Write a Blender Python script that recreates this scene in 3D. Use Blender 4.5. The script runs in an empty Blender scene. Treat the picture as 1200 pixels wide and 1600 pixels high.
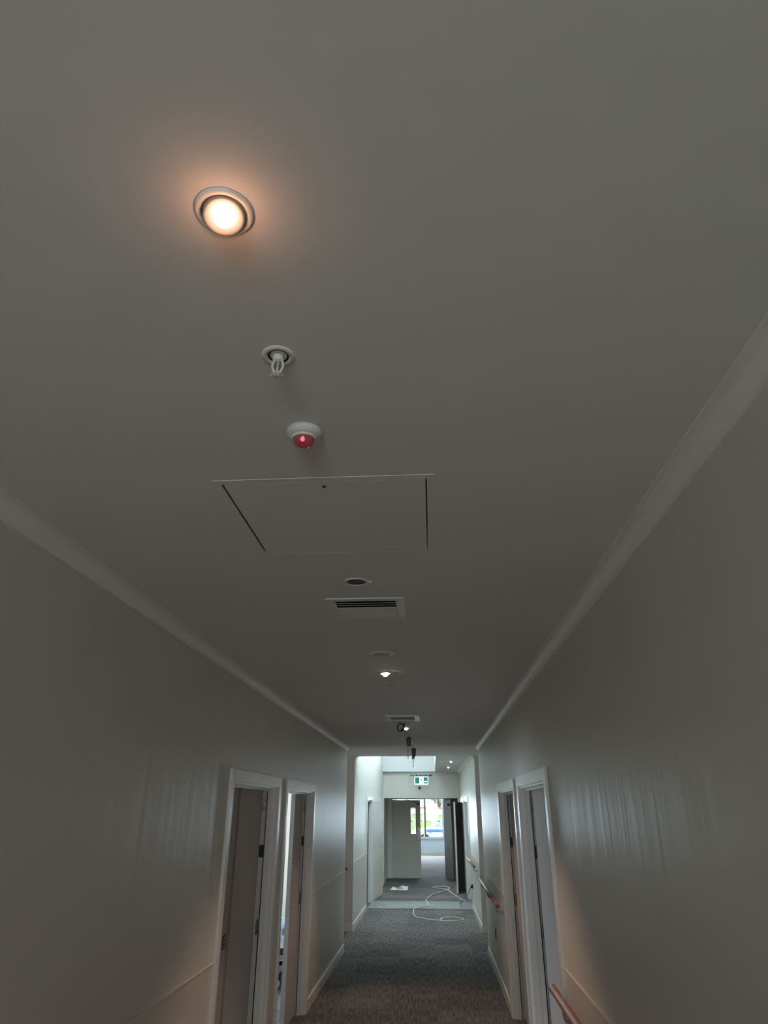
import bpy, bmesh, math, random
from mathutils import Vector, Matrix
random.seed(7)
S = bpy.context.scene
C = S.collection
PI = math.pi

# ------------------------------------------------------------------ camera
F_PX, PITCH, YAW, ROLL = 1032.54, 0.4219, -0.0674, 0.0007
fwd = Vector((math.sin(YAW) * math.cos(PITCH), math.cos(YAW) * math.cos(PITCH), math.sin(PITCH)))
rgt = Vector((math.cos(YAW), -math.sin(YAW), 0.0))
upv = rgt.cross(fwd)
r2 = rgt * math.cos(ROLL) + upv * math.sin(ROLL)
u2 = -rgt * math.sin(ROLL) + upv * math.cos(ROLL)
cd = bpy.data.cameras.new('camera')
cam = bpy.data.objects.new('camera', cd)
C.objects.link(cam)
M4 = Matrix((r2, u2, -fwd)).transposed().to_4x4()
M4.translation = Vector((0, 0, 1.819))
cam.matrix_world = M4
cd.sensor_fit = 'VERTICAL'
cd.sensor_height = 36.0
cd.lens = F_PX / 1600.0 * 36.0
cd.clip_start = 0.02
cd.clip_end = 500
S.camera = cam

# ------------------------------------------------------------------ view, world, sun, large lights
S.view_settings.view_transform = 'Standard'
S.view_settings.look = 'None'
S.view_settings.gamma = 1.0
S.view_settings.use_curve_mapping = False
S.view_settings.exposure = 0.0
S.cycles.use_denoising = True
S.cycles.max_bounces = 12
S.cycles.diffuse_bounces = 8
S.cycles.sample_clamp_indirect = 4.0

w = bpy.data.worlds.new('sky')
S.world = w
w.use_nodes = True
nt = w.node_tree
nt.nodes.clear()
wo = nt.nodes.new('ShaderNodeOutputWorld')
bg = nt.nodes.new('ShaderNodeBackground')
sky = nt.nodes.new('ShaderNodeTexSky')
sky.sky_type = 'HOSEK_WILKIE'
sky.sun_direction = (-0.35, -0.6, 0.72)
sky.turbidity = 4.0
mixw = nt.nodes.new('ShaderNodeMixRGB')
mixw.inputs[0].default_value = 0.55
mixw.inputs[2].default_value = (0.86, 0.95, 1.0, 1)
bg.inputs[1].default_value = 2.2
nt.links.new(sky.outputs[0], mixw.inputs[1])
nt.links.new(mixw.outputs[0], bg.inputs[0])
nt.links.new(bg.outputs[0], wo.inputs[0])


def light(name, kind, loc, power, color, rot=(0, 0, 0), size=(1, 1), spread=None):
    d = bpy.data.lights.new(name, kind)
    d.energy = power
    d.color = color
    o = bpy.data.objects.new(name, d)
    C.objects.link(o)
    o.location = loc
    o.rotation_euler = rot
    if kind == 'AREA':
        d.shape = 'RECTANGLE'
        d.size, d.size_y = size
        if spread:
            d.spread = spread
    return o


sun = light('sun', 'SUN', (0, 0, 20), 7.0, (1.0, 0.96, 0.9), (math.radians(42), 0, math.radians(-25)))
sun.data.angle = 0.01
# daylight lamps at the openings; rear one added, cross-passage ones unseen
for i_ in range(4):
    sl = light('daylight_skylight', 'AREA', (-0.55, 13.65 + 1.36 * i_, 3.86), 25, (0.70, 0.93, 1.0), (0, 0, 0), (0.85, 1.2))
    sl.rotation_euler = Vector((-0.36, -0.30, -1.0)).to_track_quat('-Z', 'Y').to_euler()
light('rear_fill_light', 'AREA', (-0.29, -4.88, 1.50), 76, (0.83, 0.95, 1.0), (math.radians(90), 0, 0), (1.5, 1.5))  # added unseen source that brightens ceiling and walls from behind
light('daylight_bedroom_window', 'AREA', (-4.90, 8.45, 1.60), 170, (0.72, 0.88, 1.0), (0, math.radians(-90), 0), (1.3, 2.6))
light('daylight_lounge_window', 'AREA', (-0.9, 31.85, 1.50), 600, (0.70, 0.88, 1.0), (math.radians(-90), 0, 0), (4.2, 1.5))
light('cross_passage_fill_left', 'AREA', (-4.90, 11.65, 1.6), 15, (0.95, 0.96, 1.0), (0, math.radians(-90), 0), (1.3, 1.2))  # unseen source lighting the cross passage from the left
light('cross_passage_fill_right', 'AREA', (4.40, 11.65, 1.6), 12, (0.95, 0.96, 1.0), (0, math.radians(90), 0), (1.3, 1.2))  # unseen source lighting the cross passage from the right


# ------------------------------------------------------------------ materials
def srgb(r, g, b):
    f = lambda c: ((c / 255 + 0.055) / 1.055) ** 2.4 if c > 10 else c / 255 / 12.92
    return (f(r), f(g), f(b), 1)


def mat(name, col, rough=0.5, metal=0.0, spec=0.5, bump=None, vary=0.0, emit=None, emit_s=0.0, coat=0.0):
    """bump = (scale xyz, strength, distance); vary = amount of value mottling"""
    m = bpy.data.materials.new(name)
    m.use_nodes = True
    n = m.node_tree
    b = n.nodes['Principled BSDF']
    b.inputs['Base Color'].default_value = col
    b.inputs['Roughness'].default_value = rough
    b.inputs['Metallic'].default_value = metal
    b.inputs['Specular IOR Level'].default_value = spec
    b.inputs['Coat Weight'].default_value = coat
    tc = n.nodes.new('ShaderNodeTexCoord')
    if bump:
        mp = n.nodes.new('ShaderNodeMapping')
        mp.inputs['Scale'].default_value = bump[0]
        no = n.nodes.new('ShaderNodeTexNoise')
        no.inputs['Scale'].default_value = 1.0
        no.inputs['Detail'].default_value = 3.0
        bu = n.nodes.new('ShaderNodeBump')
        bu.inputs['Strength'].default_value = bump[1]
        bu.inputs['Distance'].default_value = bump[2]
        n.links.new(tc.outputs['Object'], mp.inputs[0])
        n.links.new(mp.outputs[0], no.inputs['Vector'])
        n.links.new(no.outputs[0], bu.inputs['Height'])
        n.links.new(bu.outputs[0], b.inputs['Normal'])
    if vary:
        no2 = n.nodes.new('ShaderNodeTexNoise')
        no2.inputs['Scale'].default_value = 3.0
        no2.inputs['Detail'].default_value = 4.0
        mr = n.nodes.new('ShaderNodeMapRange')
        mr.inputs['To Min'].default_value = 1 - vary
        mr.inputs['To Max'].default_value = 1 + vary
        mx = n.nodes.new('ShaderNodeMixRGB')
        mx.blend_type = 'MULTIPLY'
        mx.inputs[0].default_value = 1
        mx.inputs[1].default_value = col
        n.links.new(tc.outputs['Object'], no2.inputs['Vector'])
        n.links.new(no2.outputs[0], mr.inputs[0])
        n.links.new(mr.outputs[0], mx.inputs[2])
        n.links.new(mx.outputs[0], b.inputs['Base Color'])
    if emit:
        b.inputs['Emission Color'].default_value = emit
        b.inputs['Emission Strength'].default_value = emit_s
    return m


M = {}
M['wall'] = mat('wall_paint', (0.66, 0.625, 0.57, 1), 0.40, 0, 0.45, ((2, 9, 0.12), 0.22, 0.02), 0.02)
M['wall_far'] = mat('wall_paint_far', (0.66, 0.64, 0.59, 1), 0.42, 0, 0.5, ((16, 16, 1.0), 0.1, 0.02), 0.02)
M['vinyl'] = mat('wall_protection_vinyl', (0.63, 0.585, 0.53, 1), 0.36, 0, 0.5, ((2, 11, 0.2), 0.14, 0.02), 0.02)
M['ceil'] = mat('ceiling_paint', (0.735, 0.735, 0.715, 1), 0.75, 0, 0.3, ((9, 9, 9), 0.08, 0.02), 0.012)
M['cornice'] = mat('cornice_plaster', (0.80, 0.79, 0.75, 1), 0.5, 0, 0.4, ((6, 6, 6), 0.05, 0.01))
M['trim'] = mat('trim_gloss_paint', (0.77, 0.745, 0.72, 1), 0.30, 0, 0.5, ((9, 9, 2), 0.06, 0.01), 0.02)
M['skirt'] = mat('skirting_paint', (0.72, 0.68, 0.60, 1), 0.3, 0, 0.5, ((6, 6, 6), 0.04, 0.01))
M['door'] = mat('door_paint', (0.50, 0.465, 0.445, 1), 0.5, 0, 0.25, ((12, 12, 1.2), 0.05, 0.01), 0.03)
M['door_pale'] = mat('door_paint_pale', (0.62, 0.60, 0.56, 1), 0.42, 0, 0.45, ((12, 12, 1.2), 0.05, 0.01), 0.03)
M['door_far'] = mat('door_paint_far_brightened', (0.66, 0.60, 0.53, 1), 0.42, 0, 0.45, ((12, 12, 1.2), 0.05, 0.01), 0.03)  # paint lightened to make up for the dim lobby
M['chrome'] = mat('chrome', (0.9, 0.9, 0.9, 1), 0.12, 1.0, 0.5, ((60, 60, 60), 0.01, 0.001))
M['door_dark'] = mat('door_laminate_dark', (0.095, 0.088, 0.078, 1), 0.38, 0, 0.45, ((12, 12, 1.2), 0.05, 0.01), 0.08)
M['door_mid'] = mat('door_laminate_brown', (0.14, 0.115, 0.095, 1), 0.40, 0, 0.45, ((12, 12, 1.2), 0.05, 0.01), 0.05)
M['seal'] = mat('rubber_seal', (0.012, 0.011, 0.011, 1), 0.6)
M['white'] = mat('white_plastic', (0.78, 0.78, 0.75, 1), 0.35, 0, 0.5, ((30, 30, 30), 0.02, 0.002))
M['white_metal'] = mat('white_powder_coat', (0.74, 0.735, 0.70, 1), 0.45, 0, 0.5, ((60, 60, 60), 0.03, 0.002))
M['grey_metal'] = mat('grey_metal', (0.34, 0.34, 0.34, 1), 0.32, 0.9, 0.5, ((60, 60, 60), 0.04, 0.002))
M['steel'] = mat('satin_steel', (0.36, 0.35, 0.34, 1), 0.3, 1.0, 0.5, ((80, 80, 4), 0.06, 0.001))
M['black'] = mat('black_plastic', (0.012, 0.012, 0.013, 1), 0.4, 0, 0.5, ((40, 40, 40), 0.03, 0.002))
M['darkgap'] = mat('cavity_shade', (0.01, 0.01, 0.01, 1), 0.9, 0, 0.1, ((40, 40, 40), 0.03, 0.002))  # flat black put in for the shade inside slots and recesses
M['gauze'] = mat('speaker_gauze', (0.15, 0.14, 0.13, 1), 0.7, 0.2, 0.3, ((300, 300, 300), 0.6, 0.003))
M['wood'] = mat('handrail_timber', (0.29, 0.135, 0.075, 1), 0.5, 0, 0.45, ((30, 2, 30), 0.08, 0.004), 0.18)
M['brownmetal'] = mat('brown_grey_metal', (0.16, 0.14, 0.125, 1), 0.4, 0.5, 0.5, ((60, 60, 60), 0.04, 0.002))
M['glass'] = None
M['cord_white'] = mat('white_cord', (0.74, 0.70, 0.66, 1), 0.5, 0, 0.5, ((50, 50, 50), 0.03, 0.002))
M['cord_dark'] = mat('dark_red_cord', (0.10, 0.035, 0.04, 1), 0.5, 0, 0.5, ((50, 50, 50), 0.03, 0.002))
M['paper'] = mat('paper', (0.82, 0.82, 0.80, 1), 0.8, 0, 0.3, ((20, 20, 20), 0.1, 0.004))
M['lampglass'] = mat('lamp_lens', (1, 0.9, 0.8, 1), 0.2, 0, 0.5, emit=(1.0, 0.66, 0.42, 1), emit_s=7)
M['lampglass_small'] = mat('lamp_lens_dim', (1, 0.9, 0.8, 1), 0.2, 0, 0.5, emit=(1.0, 0.84, 0.55, 1), emit_s=9)
M['lampglass_white'] = mat('lamp_lens_cool', (1, 0.95, 0.9, 1), 0.2, 0, 0.5, emit=(1.0, 0.92, 0.78, 1), emit_s=12)
M['gimbal'] = mat('gimbal_satin', (0.24, 0.23, 0.22, 1), 0.5, 0, 0.4, ((50, 50, 50), 0.03, 0.002))
M['reflector'] = mat('lamp_reflector', (0.85, 0.80, 0.74, 1), 0.22, 0.7, 0.5, ((50, 50, 50), 0.03, 0.002))
M['red_dome'] = mat('red_sensor_dome', (0.30, 0.075, 0.09, 1), 0.12, 0, 0.6, ((8, 8, 8), 0.02, 0.002), emit=(0.9, 0.05, 0.09, 1), emit_s=0.05)
M['red_led'] = mat('red_led', (0.9, 0.1, 0.1, 1), 0.3, emit=(1.0, 0.12, 0.14, 1), emit_s=1.6)
M['green_sign'] = mat('exit_green', (0.0, 0.16, 0.09, 1), 0.4, emit=(0.0, 0.45, 0.26, 1), emit_s=0.22)
M['sign_white'] = mat('exit_white', (0.8, 0.88, 0.95, 1), 0.4, emit=(0.75, 0.92, 1.0, 1), emit_s=0.75)
M['sign_body'] = mat('exit_body', (0.62, 0.66, 0.72, 1), 0.4, 0, 0.5, ((50, 50, 50), 0.03, 0.002))
M['plate_grey'] = mat('plate_centre', (0.50, 0.49, 0.47, 1), 0.7, 0, 0.3, ((50, 50, 50), 0.05, 0.002))
M['green_mark'] = mat('green_mark_paint', (0.10, 0.28, 0.10, 1), 0.5, 0, 0.5, ((50, 50, 50), 0.2, 0.002))
M['lounge_wall'] = mat('lounge_wall_paint', (0.62, 0.72, 0.80, 1), 0.5, 0, 0.5, ((8, 8, 8), 0.05, 0.01))
M['lounge_frame'] = mat('window_frame_dark', (0.07, 0.09, 0.11, 1), 0.4, 0.3, 0.5, ((50, 50, 50), 0.03, 0.002))
M['sheet'] = mat('bed_linen', (0.70, 0.76, 0.84, 1), 0.9, 0, 0.2, ((7, 7, 7), 0.7, 0.06), 0.06)
M['quilt'] = mat('blue_quilt', (0.48, 0.58, 0.74, 1), 0.9, 0, 0.2, ((9, 9, 9), 0.8, 0.06), 0.12)
M['bedmetal'] = mat('bed_black_steel', (0.02, 0.022, 0.028, 1), 0.35, 0.4, 0.5, ((50, 50, 50), 0.03, 0.002))
M['rubber'] = mat('grey_castor', (0.55, 0.57, 0.6, 1), 0.5, 0, 0.5, ((50, 50, 50), 0.03, 0.002))
M['carwhite'] = mat('car_white', (0.80, 0.82, 0.84, 1), 0.2, 0, 0.5, coat=0.6)
M['carblue'] = mat('car_blue', (0.07, 0.20, 0.38, 1), 0.2, 0, 0.5, coat=0.6)
M['carglass'] = mat('car_glass_sky_tint', (0.34, 0.40, 0.44, 1), 0.08, 0, 0.6)  # pale base colour painted in for the sky's reflection
M['tyre'] = mat('tyre', (0.02, 0.02, 0.02, 1), 0.8, 0, 0.3, ((60, 60, 60), 0.2, 0.01))
M['concrete'] = mat('pale_concrete', (0.62, 0.66, 0.68, 1), 0.85, 0, 0.3, ((20, 20, 20), 0.3, 0.02), 0.08)
M['grass'] = mat('grass', (0.36, 0.56, 0.14, 1), 0.9, 0, 0.2, ((25, 25, 25), 0.8, 0.08), 0.35)
M['leaf'] = mat('leaves', (0.34, 0.42, 0.24, 1), 0.7, 0, 0.3, ((12, 12, 12), 0.8, 0.1), 0.4)
M['bark'] = mat('bark', (0.10, 0.07, 0.05, 1), 0.9, 0, 0.2, ((12, 12, 3), 0.8, 0.05), 0.3)
M['render'] = mat('pale_render', (0.75, 0.72, 0.66, 1), 0.9, 0, 0.2, ((9, 9, 9), 0.2, 0.02), 0.04)
M['tile'] = mat('terracotta', (0.52, 0.20, 0.09, 1), 0.8, 0, 0.2, ((2, 14, 14), 0.6, 0.05), 0.25)


def glass_mat():
    m = bpy.data.materials.new('window_glass')
    m.use_nodes = True
    n = m.node_tree
    n.nodes.clear()
    o = n.nodes.new('ShaderNodeOutputMaterial')
    t = n.nodes.new('ShaderNodeBsdfTransparent')
    t.inputs[0].default_value = (0.93, 0.97, 0.98, 1)
    g = n.nodes.new('ShaderNodeBsdfGlossy')
    g.inputs['Roughness'].default_value = 0.03
    mx = n.nodes.new('ShaderNodeMixShader')
    mx.inputs[0].default_value = 0.07
    n.links.new(t.outputs[0], mx.inputs[1])
    n.links.new(g.outputs[0], mx.inputs[2])
    n.links.new(mx.outputs[0], o.inputs[0])
    return m


M['glass'] = glass_mat()


def frosted_mat():
    m = bpy.data.materials.new('skylight_glazing')
    m.use_nodes = True
    n = m.node_tree
    n.nodes.clear()
    o = n.nodes.new('ShaderNodeOutputMaterial')
    t = n.nodes.new('ShaderNodeBsdfTranslucent')
    t.inputs[0].default_value = (0.85, 0.93, 0.97, 1)
    g = n.nodes.new('ShaderNodeBsdfGlossy')
    g.inputs['Roughness'].default_value = 0.2
    mx = n.nodes.new('ShaderNodeMixShader')
    mx.inputs[0].default_value = 0.08
    n.links.new(t.outputs[0], mx.inputs[1])
    n.links.new(g.outputs[0], mx.inputs[2])
    n.links.new(mx.outputs[0], o.inputs[0])
    return m


M['frosted'] = frosted_mat()


def carpet_mat(name, dark, light_, lo=0.35, hi=0.7):
    m = bpy.data.materials.new(name)
    m.use_nodes = True
    n = m.node_tree
    b = n.nodes['Principled BSDF']
    b.inputs['Roughness'].default_value = 0.95
    b.inputs['Specular IOR Level'].default_value = 0.15
    tc = n.nodes.new('ShaderNodeTexCoord')
    # carpet tiles 0.5 m, streak strength varies per tile
    sn = n.nodes.new('ShaderNodeVectorMath'); sn.operation = 'SNAP'
    sn.inputs[1].default_value = (0.5, 0.5, 5)
    wn = n.nodes.new('ShaderNodeTexWhiteNoise')
    n.links.new(tc.outputs['Object'], sn.inputs[0])
    n.links.new(sn.outputs[0], wn.inputs['Vector'])
    mp = n.nodes.new('ShaderNodeMapping'); mp.inputs['Scale'].default_value = (70, 5, 1)
    no = n.nodes.new('ShaderNodeTexNoise'); no.inputs['Scale'].default_value = 1; no.inputs['Detail'].default_value = 2
    n.links.new(tc.outputs['Object'], mp.inputs[0]); n.links.new(mp.outputs[0], no.inputs['Vector'])
    mp2 = n.nodes.new('ShaderNodeMapping'); mp2.inputs['Scale'].default_value = (160, 160, 1)
    no2 = n.nodes.new('ShaderNodeTexNoise'); no2.inputs['Scale'].default_value = 1; no2.inputs['Detail'].default_value = 2
    n.links.new(tc.outputs['Object'], mp2.inputs[0]); n.links.new(mp2.outputs[0], no2.inputs['Vector'])
    a = n.nodes.new('ShaderNodeMath'); a.operation = 'ADD'
    n.links.new(no.outputs[0], a.inputs[0])
    k = n.nodes.new('ShaderNodeMath'); k.operation = 'MULTIPLY_ADD'
    n.links.new(wn.outputs[0], k.inputs[0]); k.inputs[1].default_value = 0.16; k.inputs[2].default_value = -0.08
    n.links.new(k.outputs[0], a.inputs[1])
    a2 = n.nodes.new('ShaderNodeMath'); a2.operation = 'MULTIPLY_ADD'
    n.links.new(no2.outputs[0], a2.inputs[0]); a2.inputs[1].default_value = 0.5; n.links.new(a.outputs[0], a2.inputs[2])
    a3 = n.nodes.new('ShaderNodeMath'); a3.operation = 'SUBTRACT'
    n.links.new(a2.outputs[0], a3.inputs[0]); a3.inputs[1].default_value = 0.25
    cr = n.nodes.new('ShaderNodeValToRGB')
    cr.color_ramp.elements[0].position = lo; cr.color_ramp.elements[0].color = dark
    cr.color_ramp.elements[1].position = hi; cr.color_ramp.elements[1].color = light_
    n.links.new(a3.outputs[0], cr.inputs[0])
    n.links.new(cr.outputs[0], b.inputs['Base Color'])
    bu = n.nodes.new('ShaderNodeBump'); bu.inputs['Strength'].default_value = 0.5; bu.inputs['Distance'].default_value = 0.01
    n.links.new(a3.outputs[0], bu.inputs['Height']); n.links.new(bu.outputs[0], b.inputs['Normal'])
    return m


M['carpet'] = carpet_mat('carpet', (0.085, 0.075, 0.070, 1), (0.225, 0.20, 0.187, 1))
M['carpet_strip'] = carpet_mat('carpet_strip', (0.20, 0.205, 0.205, 1), (0.36, 0.365, 0.365, 1))


# ------------------------------------------------------------------ mesh helpers
class MB:
    def __init__(self):
        self.bm = bmesh.new()

    def box(self, x0, x1, y0, y1, z0, z1, bev=0.0):
        x0, x1 = sorted((x0, x1)); y0, y1 = sorted((y0, y1)); z0, z1 = sorted((z0, z1))
        v = [self.bm.verts.new(p) for p in ((x0, y0, z0), (x1, y0, z0), (x1, y1, z0), (x0, y1, z0), (x0, y0, z1), (x1, y0, z1), (x1, y1, z1), (x0, y1, z1))]
        fs = [self.bm.faces.new([v[i] for i in f]) for f in ((3, 2, 1, 0), (4, 5, 6, 7), (0, 1, 5, 4), (1, 2, 6, 5), (2, 3, 7, 6), (3, 0, 4, 7))]
        if bev:
            ed = list({e for f in fs for e in f.edges})
            bmesh.ops.bevel(self.bm, geom=ed, offset=bev, segments=2, affect='EDGES', profile=0.7)
        return self

    def obox(self, mat4, size, bev=0.0):
        """box from 0..size in the frame mat4"""
        n0 = len(self.bm.verts)
        self.bm.verts.index_update()
        before = set(self.bm.verts)
        self.box(0, size[0], 0, size[1], 0, size[2], bev)
        for v in self.bm.verts:
            if v not in before:
                v.co = mat4 @ v.co
        return self

    def lathe(self, prof, origin=(0, 0, 0), axis=(0, 0, 1), seg=32):
        """prof: list of (radius, height)"""
        q = Vector(axis).to_track_quat('Z', 'Y')
        o = Vector(origin)
        rings = []
        for r, h in prof:
            if r < 1e-6:
                rings.append([self.bm.verts.new(o + q @ Vector((0, 0, h)))])
            else:
                rings.append([self.bm.verts.new(o + q @ Vector((r * math.cos(2 * PI * i / seg), r * math.sin(2 * PI * i / seg), h))) for i in range(seg)])
        for a, b in zip(rings, rings[1:]):
            for i in range(seg):
                j = (i + 1) % seg
                if len(a) == 1 and len(b) == 1:
                    continue
                if len(a) == 1:
                    f = self.bm.faces.new((a[0], b[j], b[i]))
                elif len(b) == 1:
                    f = self.bm.faces.new((a[i], a[j], b[0]))
                else:
                    f = self.bm.faces.new((a[i], a[j], b[j], b[i]))
                f.smooth = True
        return self

    def tube(self, pts, r, seg=10, caps=True):
        pts = [Vector(p) for p in pts]
        rings = []
        prev = None
        for i, p in enumerate(pts):
            d = (pts[min(i + 1, len(pts) - 1)] - pts[max(i - 1, 0)])
            if d.length < 1e-9:
                d = Vector((0, 0, 1))
            d.normalize()
            if prev is None:
                n = d.orthogonal().normalized()
            else:
                n = (prev - d * prev.dot(d))
                n = n.normalized() if n.length > 1e-6 else d.orthogonal().normalized()
            prev = n
            b = d.cross(n)
            rr = r[i] if isinstance(r, (list, tuple)) else r
            rings.append([self.bm.verts.new(p + (n * math.cos(2 * PI * k / seg) + b * math.sin(2 * PI * k / seg)) * rr) for k in range(seg)])
        for a, b in zip(rings, rings[1:]):
            for i in range(seg):
                j = (i + 1) % seg
                self.bm.faces.new((a[i], a[j], b[j], b[i])).smooth = True
        if caps:
            self.bm.faces.new(rings[0][::-1])
            self.bm.faces.new(rings[-1])
        return self

    def prism(self, poly, axis, a, b):
        """poly 2D outline extruded along axis ('x': poly=(y,z), 'y': poly=(x,z), 'z': poly=(x,y))"""
        def P(p, t):
            return {'x': (t, p[0], p[1]), 'y': (p[0], t, p[1]), 'z': (p[0], p[1], t)}[axis]
        va = [self.bm.verts.new(P(p, a)) for p in poly]
        vb = [self.bm.verts.new(P(p, b)) for p in poly]
        n = len(poly)
        self.bm.faces.new(va); self.bm.faces.new(vb[::-1])
        for i in range(n):
            j = (i + 1) % n
            self.bm.faces.new((va[j], va[i], vb[i], vb[j]))
        return self

    def build(self, name, m, parent=None):
        bmesh.ops.recalc_face_normals(self.bm, faces=self.bm.faces[:])
        me = bpy.data.meshes.new(name)
        self.bm.to_mesh(me)
        self.bm.free()
        me.materials.append(m)
        o = bpy.data.objects.new(name, me)
        C.objects.link(o)
        if parent:
            # children keep world coordinates: parents are unrotated empties
            o.parent = parent
            pw = Vector(parent.location)
            pp = parent.parent
            while pp:
                pw += Vector(pp.location)
                pp = pp.parent
            for v in me.vertices:
                v.co -= pw
        return o


def tag(o, label, cat, group=None, kind=None):
    o['label'] = label
    o['category'] = cat
    if group: o['group'] = group
    if kind: o['kind'] = kind
    return o


def thing(name, label, cat, loc, group=None, kind=None):
    o = bpy.data.objects.new(name, None)
    o.empty_display_size = 0.05
    C.objects.link(o)
    o.location = loc
    return tag(o, label, cat, group, kind)


def struct(mb, name, m, label, cat):
    return tag(mb.build(name, m), label, cat, kind='structure')


def catmull(pts, n=8):
    P = [Vector(p) for p in pts]
    P = [P[0]] + P + [P[-1]]
    out = []
    for i in range(1, len(P) - 2):
        for k in range(n):
            t = k / n
            a, b, c, d = P[i - 1], P[i], P[i + 1], P[i + 2]
            out.append(0.5 * ((2 * b) + (-a + c) * t + (2 * a - 5 * b + 4 * c - d) * t * t + (-a + 3 * b - 3 * c + d) * t ** 3))
    out.append(P[-2])
    return out


# ------------------------------------------------------------------ dimensions
XL, XR, H = -1.294, 0.717, 2.679
T = 0.14
YB = -5.0                 # corridor end behind the viewer
YC = 10.80                # corridor corners at the cross passage
YN = 12.50                # face of the wall nibs beyond the cross passage
XL2, XR2, H2 = -1.36, 0.752, 2.757
YE = 19.80                # face of the end wall
YD = 21.60                # plane of the far double doors
YW = 32.0                 # window wall of the lounge
XO1, XO2 = -5.0, 4.5      # outer walls
DH = 1.985
D1, D2 = (4.555, 5.94), (6.32, 7.75)

# ------------------------------------------------------------------ floor and ceiling
mb = MB().box(XO1 - T, XO2 + T, YB - T, 15.2, -0.12, 0.0)
mb.box(XO1 - T, XO2 + T, 16.4, YW + T, -0.12, 0.0)
mb.box(XO1 - T, XL2, 15.2, 16.4, -0.12, 0.0)
mb.box(XR2, XO2 + T, 15.2, 16.4, -0.12, 0.0)
struct(mb, 'floor', M['carpet'], 'dark grey-brown streaked carpet of the corridor', 'floor')
struct(MB().box(XL2, XR2, 15.2, 16.4, -0.12, 0.003), 'floor_transition_strip', M['carpet_strip'], 'paler grey carpet band crossing the corridor below the skylight', 'floor')
struct(MB().box(XL2 + 0.01, XR2 - 0.01, 15.17, 15.20, 0.0, 0.006), 'trim_1', M['seal'], 'thin dark joint strip at the near side of the pale carpet band', 'trim')

mb = MB()
# main ceiling with a hatch opening
hx0, hx1, hy0, hy1 = -0.597, 0.017, 1.680, 2.268
mb.box(XO1, XO2, YB, hy0, H, H + 0.1)
mb.box(XO1, hx0, hy0, hy1, H, H + 0.1)
mb.box(hx1, XO2, hy0, hy1, H, H + 0.1)
mb.box(XO1, XO2, hy1, YN + 0.15, H, H + 0.1)
mb.box(XO1, XL2 - T, YN + 0.15, YE, H, H + 0.1)
mb.box(XR2 + T, XO2, YN + 0.15, YE, H, H + 0.1)
mb.box(XO1, XO2, YE + 0.14, YW, H, H + 0.1)
struct(mb, 'ceiling', M['ceil'], 'flat off-white plaster ceiling of the long corridor', 'ceiling')
SX, SY0, SY1 = 0.085, 12.95, 19.66      # skylight opening
mb = MB()
mb.box(SX, XR2 + T, YN + 0.15, YE, H2, H2 + 0.1)
mb.box(XL2 - T, SX, YN + 0.15, SY0, H2, H2 + 0.1)
mb.box(XL2 - T, SX, SY1, YE, H2, H2 + 0.1)
struct(mb, 'ceiling_beyond_nibs', M['ceil'], 'ceiling strip with small downlights beside the bright skylight well', 'ceiling')
# skylight shaft
mb = MB()
mb.box(XL2 - T, XL2, SY0, SY1, H2 + 0.1, 4.0)
mb.box(SX, SX + 0.1, SY0, SY1, H2 + 0.1, 4.0)
mb.box(XL2 - T, SX + 0.1, SY0 - 0.1, SY0, H2 + 0.1, 4.0)
mb.box(XL2 - T, SX + 0.1, SY1, SY1 + 0.1, H2 + 0.1, 4.0)
struct(mb, 'skylight_shaft', M['ceil'], 'tall white plastered shaft under the skylight, washed with daylight', 'skylight')
sk = thing('window_1', 'skylight glazing over the white shaft beyond the nibs', 'skylight', (-0.64, 16.3, 4.0), kind='structure')
MB().box(XL2 - T, SX + 0.1, SY0 - 0.1, SY1 + 0.1, 4.02, 4.04).build('pane', M['frosted'], sk)
mb = MB()
for a in (SY0 - 0.1, 15.1, 17.3, SY1 + 0.04):
    mb.box(XL2 - T, SX + 0.1, a, a + 0.06, 4.0, 4.06)
mb.build('window_frame', M['white_metal'], sk)


# ------------------------------------------------------------------ walls
def wall_runs(x0, x1, y0, y1, h, openings, zh=DH):
    """wall parallel to Y with door openings [(a,b)]"""
    mb = MB()
    y = y0
    for a, b in openings:
        mb.box(x0, x1, y, a, 0, h)
        mb.box(x0, x1, a, b, zh, h)
        y = b
    mb.box(x0, x1, y, y1, 0, h)
    return mb


struct(wall_runs(XL - T, XL, YB, YC, H, [D1, D2]), 'wall_left', M['wall'], 'long left corridor wall in semi-gloss beige paint, with two doorways', 'wall')
struct(wall_runs(XR, XR + T, YB, YC, H, [D1, D2]), 'wall_right', M['wall'], 'long right corridor wall in semi-gloss beige paint, with two doorways', 'wall')
A2, B2a, B2b = (14.93, 16.18), (15.35, 16.85), (17.62, 18.56)
struct(wall_runs(XL2 - T, XL2, YN, YD, H2 + 0.1, [A2]), 'wall_left_far', M['wall_far'], 'left wall under the skylight, lit bright and bluish', 'wall')
struct(wall_runs(XR2, XR2 + T, YN, YD, H2 + 0.1, [B2a, B2b]), 'wall_right_far', M['wall_far'], 'right wall beyond the nib, facing the skylight', 'wall')

# nibs and header at the cross passage, with the opening's rounded top corners
def quarter(cx, cz, r, sx, sz, n=6):
    # solid corner fillet between wall (cx) and ceiling (cz)
    pts = [(cx, cz)]
    for i in range(n + 1):
        a = PI / 2 * i / n
        pts.append((cx + sx * (r - r * math.sin(a)), cz - sz * (r - r * math.cos(a))))
    return pts


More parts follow.
